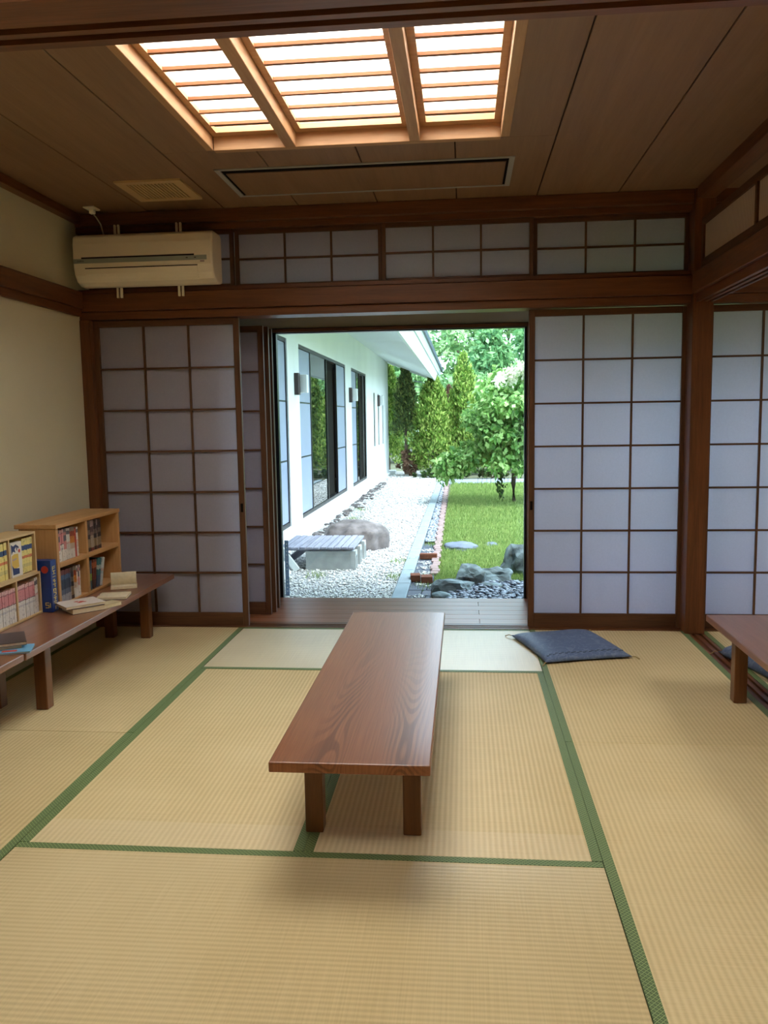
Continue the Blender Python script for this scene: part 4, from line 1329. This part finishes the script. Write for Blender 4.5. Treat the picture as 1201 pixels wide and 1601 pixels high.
tag(o, 'grey beam propped in shadow beneath the bench top', 'beam')
mp_ = thing('metal_post', 'perforated blue-grey steel angle post just outside the window', 'post', (-1.4, 6.36, G - .02))
bm = bmesh.new()
prism(bm, [(-1.412, 6.35), (-1.380, 6.35), (-1.380, 6.3525), (-1.4095, 6.3525), (-1.4095, 6.38), (-1.412, 6.38)], lambda u, v, t: (u, v, G - .02 + .46 * t))
obj('angle_bar', bm, 'metal', mp_)
first = None
for i in range(14):
    z = G + .03 + .029 * i
    if i in (4, 5, 9): continue
    if first is None: first = obj('bolt_hole', box(-1.399, -1.391, 6.3492, 6.3499, z, z + .008), 'whitestone', mp_)
    else: cp(first, (-1.395, 6.34955, z), mp_)

# ------------------------------------------------------------------ white wing of the house
WX = -1.86
wg = thing('house_wing', 'long white wing of the house with deep eaves and tall windows', 'building', (WX - 1.5, 13.4, G - .06))
wins = [(7.25, 8.757), (9.39, 13.18), (13.85, 15.96)]
slits = [(17.28, 17.60), (18.14, 18.44), (19.12, 19.42)]
ZA, ZT = .18, 2.19
hol = [(a, b, ZA, ZT) for a, b in wins] + [(a, b, .755, 1.88) for a, b in slits]
obj('wall', holed([6.13, 20.68] + [v for h in hol for v in h[:2]], [G - .06, .755, 1.88, ZA, ZT, 2.76], hol, lambda u, v, t: (WX - .16 * t, u, v)), 'wall_white', wg)
obj('end_wall', box(-6.0, WX - .161, 20.5, 20.68, G - .06, 2.76), 'wall_white', wg)
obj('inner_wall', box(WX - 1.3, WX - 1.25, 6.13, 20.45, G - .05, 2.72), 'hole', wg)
obj('plinth', box(WX + .0005, WX + .03, 6.13, 20.70, G - .06, G + .05, .004), 'wall_white', wg)
obj('corner_plinth', box(WX - .1, WX + .16, 20.69, 20.95, G - .06, G + .10, .01), 'wall_white', wg)
obj('soffit', None or (lambda bm: (prism(bm, [(WX - .1, 2.76), (-.68, 2.245), (-.66, 2.262), (WX - .1, 2.80)], lambda u, v, t: (u, 6.14 + 15.25 * t, v)), bm)[1])(bmesh.new()), 'soffit', wg)
def sweep(name, pts, mat, y0=6.14, y1=21.4, parent=wg):
    bm = bmesh.new()
    prism(bm, pts, lambda u, v, t: (u, y0 + (y1 - y0) * t, v))
    return obj(name, bm, mat, parent)
sweep('fascia', [(-.682, 2.215), (-.655, 2.215), (-.60, 2.395), (-.63, 2.40)], 'soffit')
sweep('upper_fascia', [(-.628, 2.402), (-.585, 2.40), (-.545, 2.50), (-.59, 2.51)], 'soffit')
sweep('roof_edge', [(-.56, 2.503), (-.515, 2.50), (-.495, 2.545), (-.55, 2.56)], 'tile_roof')
sweep('roof', [(-.552, 2.562), (-.50, 2.548), (-4.2, 4.0), (-4.2, 3.9)], 'tile_roof')
sweep('roof_slope', [(-4.2, 4.001), (-7.6, 2.6), (-7.6, 2.5), (-4.2, 3.901)], 'tile_roof')

def win_leaf(win, y0, y1, kind):
    x = WX - .02
    if kind == 'blind':
        zs_ = [ZA + .045, .893, 1.528, ZT - .04]
        for a, b in zip(zs_[:-1], zs_[1:]):
            obj('blind_panel', box(x - .012, x - .004, y0 + .02, y1 - .02, a + .008, b - .008), 'shutter', win)
        for z in zs_[1:-1]:
            obj('glazing_bar', box(x - .014, x, y0 + .02, y1 - .02, z - .0075, z + .0075), 'black', win)
    elif kind == 'glass':
        obj('pane', box(x - .012, x - .006, y0 + .02, y1 - .02, ZA + .04, ZT - .04), 'dark_glass', win)
    else:
        obj('dark_pane', box(x - .05, x - .044, y0 + .02, y1 - .02, ZA + .04, ZT - .04), 'hole', win)
def wing_window(leaves):
    ys = [leaves[0][0]] + [l[1] for l in leaves]
    b = .022
    us, hh = [ys[0], ys[-1]], []
    for l in leaves:
        us += [l[0] + b, l[1] - b]
        hh.append((l[0] + b, l[1] - b, ZA + .045, ZT - .04))
    win = obj('window', holed(us, [ZA, ZA + .045, ZT - .04, ZT], hh, lambda u, v, t: (WX - .014 - .03 * t, u, v)), 'black', wg)
    for l in leaves: win_leaf(win, *l)
wing_window([(7.25, 8.0, 'blind'), (8.0, 8.757, 'blind')])
wing_window([(9.39, 10.19, 'blind'), (10.19, 11.40, 'glass'), (11.40, 12.29, 'dark'), (12.29, 13.18, 'blind')])
wing_window([(13.85, 14.61, 'blind'), (14.61, 15.03, 'glass'), (15.03, 15.96, 'dark')])
for a, b in slits:
    obj('slit_window', box(WX - .03, WX - .02, a, b, .755, 1.88), 'hole', wg)
for i, (yy, l) in enumerate(((9.10, 'nearest box wall lamp on the white wing, beside the first window'), (13.53, 'middle box wall lamp on the white wing, between the windows'), (18.05, 'far box wall lamp on the white wing, above the slit windows'))):
    t = thing('wall_lamp', l, 'lamp', (WX + .06, yy, 1.61), 'wall lamps on the white wing')
    obj('bracket', box(WX, WX + .05, yy, yy + .10, 1.605, 1.845, .003), 'bracket', t)
    obj('shade', box(WX + .03, WX + .125, yy + .03 + .0705, yy + .20, 1.63, 1.83, .004), 'lampshade', t)

# ------------------------------------------------------------------ plants
def leaf_mesh(P, A, B, fold=.25):
    """kites: centre P, half axis A (along), half axis B (across); n x 3 arrays"""
    n = len(P)
    nrm = np.cross(A, B)
    nrm /= (np.linalg.norm(nrm, axis=1, keepdims=True) + 1e-9)
    lift = nrm * (np.linalg.norm(B, axis=1, keepdims=True) * fold)
    V = np.empty((n, 4, 3))
    V[:, 0] = P - A
    V[:, 1] = P + B + lift
    V[:, 2] = P + A
    V[:, 3] = P - B + lift
    idx = np.arange(n) * 4
    F_ = np.stack([np.stack([idx, idx + 1, idx + 2], 1), np.stack([idx, idx + 2, idx + 3], 1)], 1).reshape(-1, 3)
    return V.reshape(-1, 3).tolist(), F_.tolist()
def unit(v):
    return v / (np.linalg.norm(v, axis=1, keepdims=True) + 1e-9)
def sprays(rng, C, R, n, size, updir, spread, aspect=.45):
    """n leaves scattered round each clump centre"""
    k = len(C)
    P = np.repeat(C, n, 0)
    d = unit(rng.normal(size=(k * n, 3)))
    rad = np.repeat(R, n, 0) * rng.uniform(.35, 1.0, (k * n, 1))
    P = P + d * rad
    A = unit(updir(P, d) + rng.normal(size=P.shape) * spread)
    s = size * rng.uniform(.6, 1.3, (len(P), 1))
    Bv = unit(np.cross(A, rng.normal(size=P.shape))) * s * aspect
    return P, A * s, Bv
def trunk(bm, pts, r0, r1): tube(bm, pts, r0, 8, r1)

def conifer(label, x, y, H, R, seed, mat='thuja', clumps=230, per=34, group='columnar conifers beyond the gravel', leaf=.048, name='conifer', zlow=.06, lean=0, branches=True):
    rng = np.random.default_rng(seed)
    t = thing(name, label, 'tree', (x, y, G - .02), group)
    bm = bmesh.new()
    trunk(bm, [(x, y, G - .02), (x, y, G + H * .5), (x + lean, y, G + H * .93)], .05 * H / 3, .01)
    obj('trunk', bm, 'bark', t)
    h = rng.uniform(zlow, 1, clumps) ** 0.85
    prof_ = np.where(h < .25, .72 + .28 * (h / .25), np.cos(((h - .25) / .75) * PI / 2) ** .75)
    a = rng.uniform(0, 2 * PI, clumps)
    lump = 1 + .14 * np.sin(a * 3 + h * 9 + seed)
    r = R * prof_ * lump * rng.uniform(.55, 1.0, clumps)
    C = np.stack([x + lean * h + r * np.cos(a), y + r * np.sin(a), G + .04 + h * H * .97], 1)
    RR = (R * (.16 + .2 * prof_))[:, None] * np.array([[1, 1, 1.4]])
    P, A, B_ = sprays(rng, C, RR, per, leaf, lambda P, d: np.array([[0, 0, .9]]) + d * .6, .35, .42)
    o = obj('foliage', leaf_mesh(P, A, B_), mat, t)
    return t
conifer('tall golden conifer beyond the gravel, top above the eaves', .01, 20.2, 2.95, .40, 1, clumps=330)
conifer('broad golden-green conifer left of the tall one', -.72, 20.0, 2.45, .48, 2, clumps=340)
conifer('dark thin conifer with bare trunk beside the white wing', -1.42, 20.6, 2.75, .36, 3, 'thuja_dark', clumps=170, zlow=.35)
conifer('golden conifer half hidden behind the dark thin one', -1.95, 21.6, 2.95, .45, 4, clumps=240)
conifer('slim brownish conifer between the two golden ones', -.36, 21.3, 2.2, .30, 5, 'brown_leaf', clumps=150)
conifer('golden conifer just right of the tall one, behind the leafy tree', .62, 20.8, 1.75, .42, 6, clumps=200)

def bush(name, label, c, R, n, per, leaf, mat, seed, cat='shrub', group=None, up=(0, 0, .4), aspect=.5, stems=3, spread=.6):
    rng = np.random.default_rng(seed)
    t = thing(name, label, cat, (c[0], c[1], G - .02), group)
    d = unit(rng.normal(size=(n, 3)))
    C = np.array([c]) + d * np.array([R]) * rng.uniform(.45, 1, (n, 1))
    C[:, 2] = np.maximum(C[:, 2], G + .05)
    RR = np.full((n, 1), min(R) * .38) * np.ones((1, 3))
    P, A, B_ = sprays(rng, C, RR, per, leaf, lambda P, d: d * .7 + np.array([up]), spread, aspect)
    P[:, 2] = np.maximum(P[:, 2], G + .02)
    obj('foliage', leaf_mesh(P, A, B_), mat, t)
    for i in range(stems):
        bm = bmesh.new()
        e = C[i]
        tube(bm, [(c[0], c[1], G - .02), (c[0] * .6 + e[0] * .4, c[1] * .6 + e[1] * .4, G + (e[2] - G) * .6), tuple(e)], .02, 6, .008)
        obj('stem', bm, 'bark', t)
    return t
bush('shrub', 'dry brown shrub at the foot of the dark conifer', (-1.30, 20.0, .28), (.30, .2, .36), 26, 34, .05, 'brown_leaf', 21, group='low shrubs beyond the gravel')
for i, (hx, hw) in enumerate(((-.75, .42), (-.05, .42), (.65, .42), (1.5, .5))):
    bush('shrub', ['low dark clipped shrub at the conifer feet, first from the wing', 'low dark clipped shrub at the conifer feet, second from the wing', 'low dark clipped shrub at the conifer feet, third from the wing', 'low dark clipped shrub at the conifer feet, farthest from the wing'][i],
         (hx, 19.35, .04), (hw, .2, .12), 30, 36, .045, 'hedge', 30 + i, group='low shrubs beyond the gravel')
bush('shrub', 'bright green shrub behind the leafy tree, right of the tall conifer', (.55, 22.5, 1.0), (.7, .5, 1.0), 60, 40, .08, 'forest', 41, group='low shrubs beyond the gravel')
bush('shrub', 'bright green shrub behind the leafy tree, nearer the window jamb', (1.6, 22.0, .9), (.8, .5, .9), 60, 40, .08, 'forest', 42, group='low shrubs beyond the gravel')

# small leafy tree on the lawn
def leafy_tree():
    rng = np.random.default_rng(77)
    bxx, byy = .82, 13.55
    t = thing('leafy_tree', 'small leafy tree with drooping branches standing on the lawn', 'tree', (bxx, byy, G - .02))
    bm = bmesh.new()
    trunk(bm, [(bxx, byy, G - .02), (bxx - .01, byy, .25), (bxx + .02, byy, .7), (bxx + .05, byy, 1.3)], .045, .025)
    obj('trunk', bm, 'bark', t, True)
    cl = []
    for i in range(230):
        d = unit(rng.normal(size=(1, 3)))[0]
        p = np.array([1.05, 13.5, 1.36]) + d * np.array([.98, .9, .84]) * rng.uniform(.5, 1.0)
        if p[2] < .42: p[2] = .42 + rng.uniform(0, .15)
        cl.append(p)
    for i in range(44):   # long arm reaching towards the conifers
        s = rng.uniform(0, 1)
        cl.append(np.array([.75 - s * 1.12, 13.45 + rng.uniform(-.2, .2), .95 - .50 * s ** 1.2 + rng.uniform(-.12, .12)]))
    for i in range(46):
        cl.append(np.array([.82 + rng.uniform(-.55, .5), 13.2 + rng.uniform(-.35, .1), rng.uniform(.5, 1.5)]))
    C = np.array(cl)
    for k in range(9):
        e = C[k * 12]
        bm = bmesh.new()
        tube(bm, [(bxx + .02, byy, .6 + .06 * k), tuple((np.array([bxx, byy, 1.0]) + e) / 2 + np.array([0, 0, .12])), tuple(e)], .014, 6, .005)
        obj('branch', bm, 'bark', t, True)
    P, A, B_ = sprays(rng, C, np.full((len(C), 1), .2) * np.ones((1, 3)), 54, .052, lambda P, d: d * .6 + np.array([[0, 0, -.55]]), .5, .62)
    obj('foliage', leaf_mesh(P, A, B_, .15), 'broad', t)
    Ct = np.array([[rng.uniform(.55, 1.2), 13.2 + rng.uniform(-.3, .2), 0] for _ in range(22)])
    Ct[:, 2] = 1.88 + (Ct[:, 0] - .55) * .42 + rng.uniform(-.08, .08, 22)
    P, A, B_ = sprays(rng, Ct, np.full((22, 1), .12) * np.ones((1, 3)), 26, .042, lambda P, d: d * .6 + np.array([[0, 0, -.4]]), .5, .6)
    o = obj('pale_leaves', leaf_mesh(P, A, B_, .15), 'pale', t)  # paler leaf colour over the top of the crown
    o['label'] = 'pale leaves at the crown top'
    # hanging twigs
    for k in range(9):
        xx = .25 + .07 * k
        yy = 13.4 + .1 * math.sin(k * 3)
        bm = bmesh.new()
        tube(bm, [(xx, yy, .62), (xx - .01, yy, .4), (xx - .03, yy, .16 + .05 * math.sin(k * 2.1))], .004, 5, .002)
        obj('twig', bm, 'bark', t)
    Cd = np.array([[.62 + .03 * math.sin(k * 2.0) - (.04 if k % 2 else 0), 13.35, .40 - .045 * k] for k in range(9)])
    P, A, B_ = sprays(rng, Cd, np.full((9, 1), .05) * np.ones((1, 3)), 8, .034, lambda P, d: np.array([[0, 0, -1.0]]), .4, .6)
    o = obj('hanging_leaves', leaf_mesh(P, A, B_, .15), 'hedge', t)
    return t
leafy_tree()

def forest_tree(label, x, y, H, R, seed, mat, clumps=150, per=34, leaf=.17, low=.12, kind='round'):
    rng = np.random.default_rng(seed)
    t = thing('forest_tree', label, 'tree', (x, y, G - .03), 'trees of the wood behind the garden')
    bm = bmesh.new()
    trunk(bm, [(x, y, G - .03), (x + .1, y, H * .5), (x, y, H * .92)], .16, .03)
    obj('trunk', bm, 'bark', t)
    h = rng.uniform(low, 1, clumps)
    if kind == 'round': pr_ = np.sin(np.clip((h - low) / (1 - low), 0, 1) ** .8 * PI) ** .6 * .9 + .12
    else: pr_ = (1 - h) ** .7 + .06
    a = rng.uniform(0, 2 * PI, clumps)
    r = R * pr_ * rng.uniform(.5, 1.05, clumps)
    C = np.stack([x + r * np.cos(a), y + r * np.sin(a), G + h * H], 1)
    RR = np.full((clumps, 1), R * .24) * np.array([[1, 1, .75]])
    up_ = (lambda P, d: d * .6 + np.array([[0, 0, -.2]])) if kind == 'round' else (lambda P, d: d * .7 + np.array([[0, 0, -.5]]))
    P, A, B_ = sprays(rng, C, RR, per, leaf, up_, .5, .45)
    obj('foliage', leaf_mesh(P, A, B_), mat, t)
    return t
forest = [
    (-3.2, 33, 6.2, 2.2, 'forest', 'round', 'spreading woodland tree seen just past the wing roof edge'),
    (-.3, 36, 6.6, 1.9, 'forest', 'round', 'feathery woodland tree rising behind the tall conifer'),
    (2.0, 38, 6.4, 2.1, 'forest', 'round', 'pale woodland tree under the gap of bright sky'),
    (.9, 29, 4.2, 1.5, 'cedar', 'cone', 'blue-green woodland conifer behind the power lines'),
    (2.35, 27, 5.0, 1.35, 'cedar', 'cone', 'dark woodland conifer above the leafy lawn tree'),
    (4.1, 31, 7.6, 2.0, 'cedar', 'cone', 'tall woodland cedar beside the window jamb'),
    (6.5, 33, 8.5, 2.4, 'cedar', 'cone', 'tallest woodland cedar hidden past the window jamb'),
    (-6.5, 36, 7.0, 2.5, 'forest', 'round', 'woodland tree behind the white wing'),
    (-1.9, 27, 3.4, 1.3, 'forest', 'round', 'low woodland tree behind the conifer row beside the wing'),
    (.2, 25, 2.6, 1.1, 'forest', 'round', 'low woodland tree behind the tall conifer'),
    (9.5, 26, 6.5, 2.5, 'forest', 'round', 'woodland tree far beyond the lawn, out past the jamb'),
    (3.6, 24, 3.6, 1.3, 'forest', 'round', 'low woodland tree behind the leafy tree and shrubs'),
]
for i, (x, y, H, R, m, kd, l) in enumerate(forest):
    forest_tree(l, x, y, H, R, 100 + i, m, kind=kd, clumps=190 if R > 1.6 else 130, leaf=.15 if kd == 'round' else .13)
for k, (za, zb2) in enumerate(((3.05, 2.55), (2.85, 2.42))):
    bm = bmesh.new()
    tube(bm, [(-4 + 12 * i / 16, 25.2 + 1.5 * i / 16, za + (zb2 - za) * i / 16 * 2.6 - .5 * math.sin(PI * i / 16)) for i in range(17)], .012, 5)
    o = obj('power_line', bm, 'wire')
    tag(o, ['upper', 'lower'][k] + ' black cable sagging across the woodland behind the conifer', 'cable')
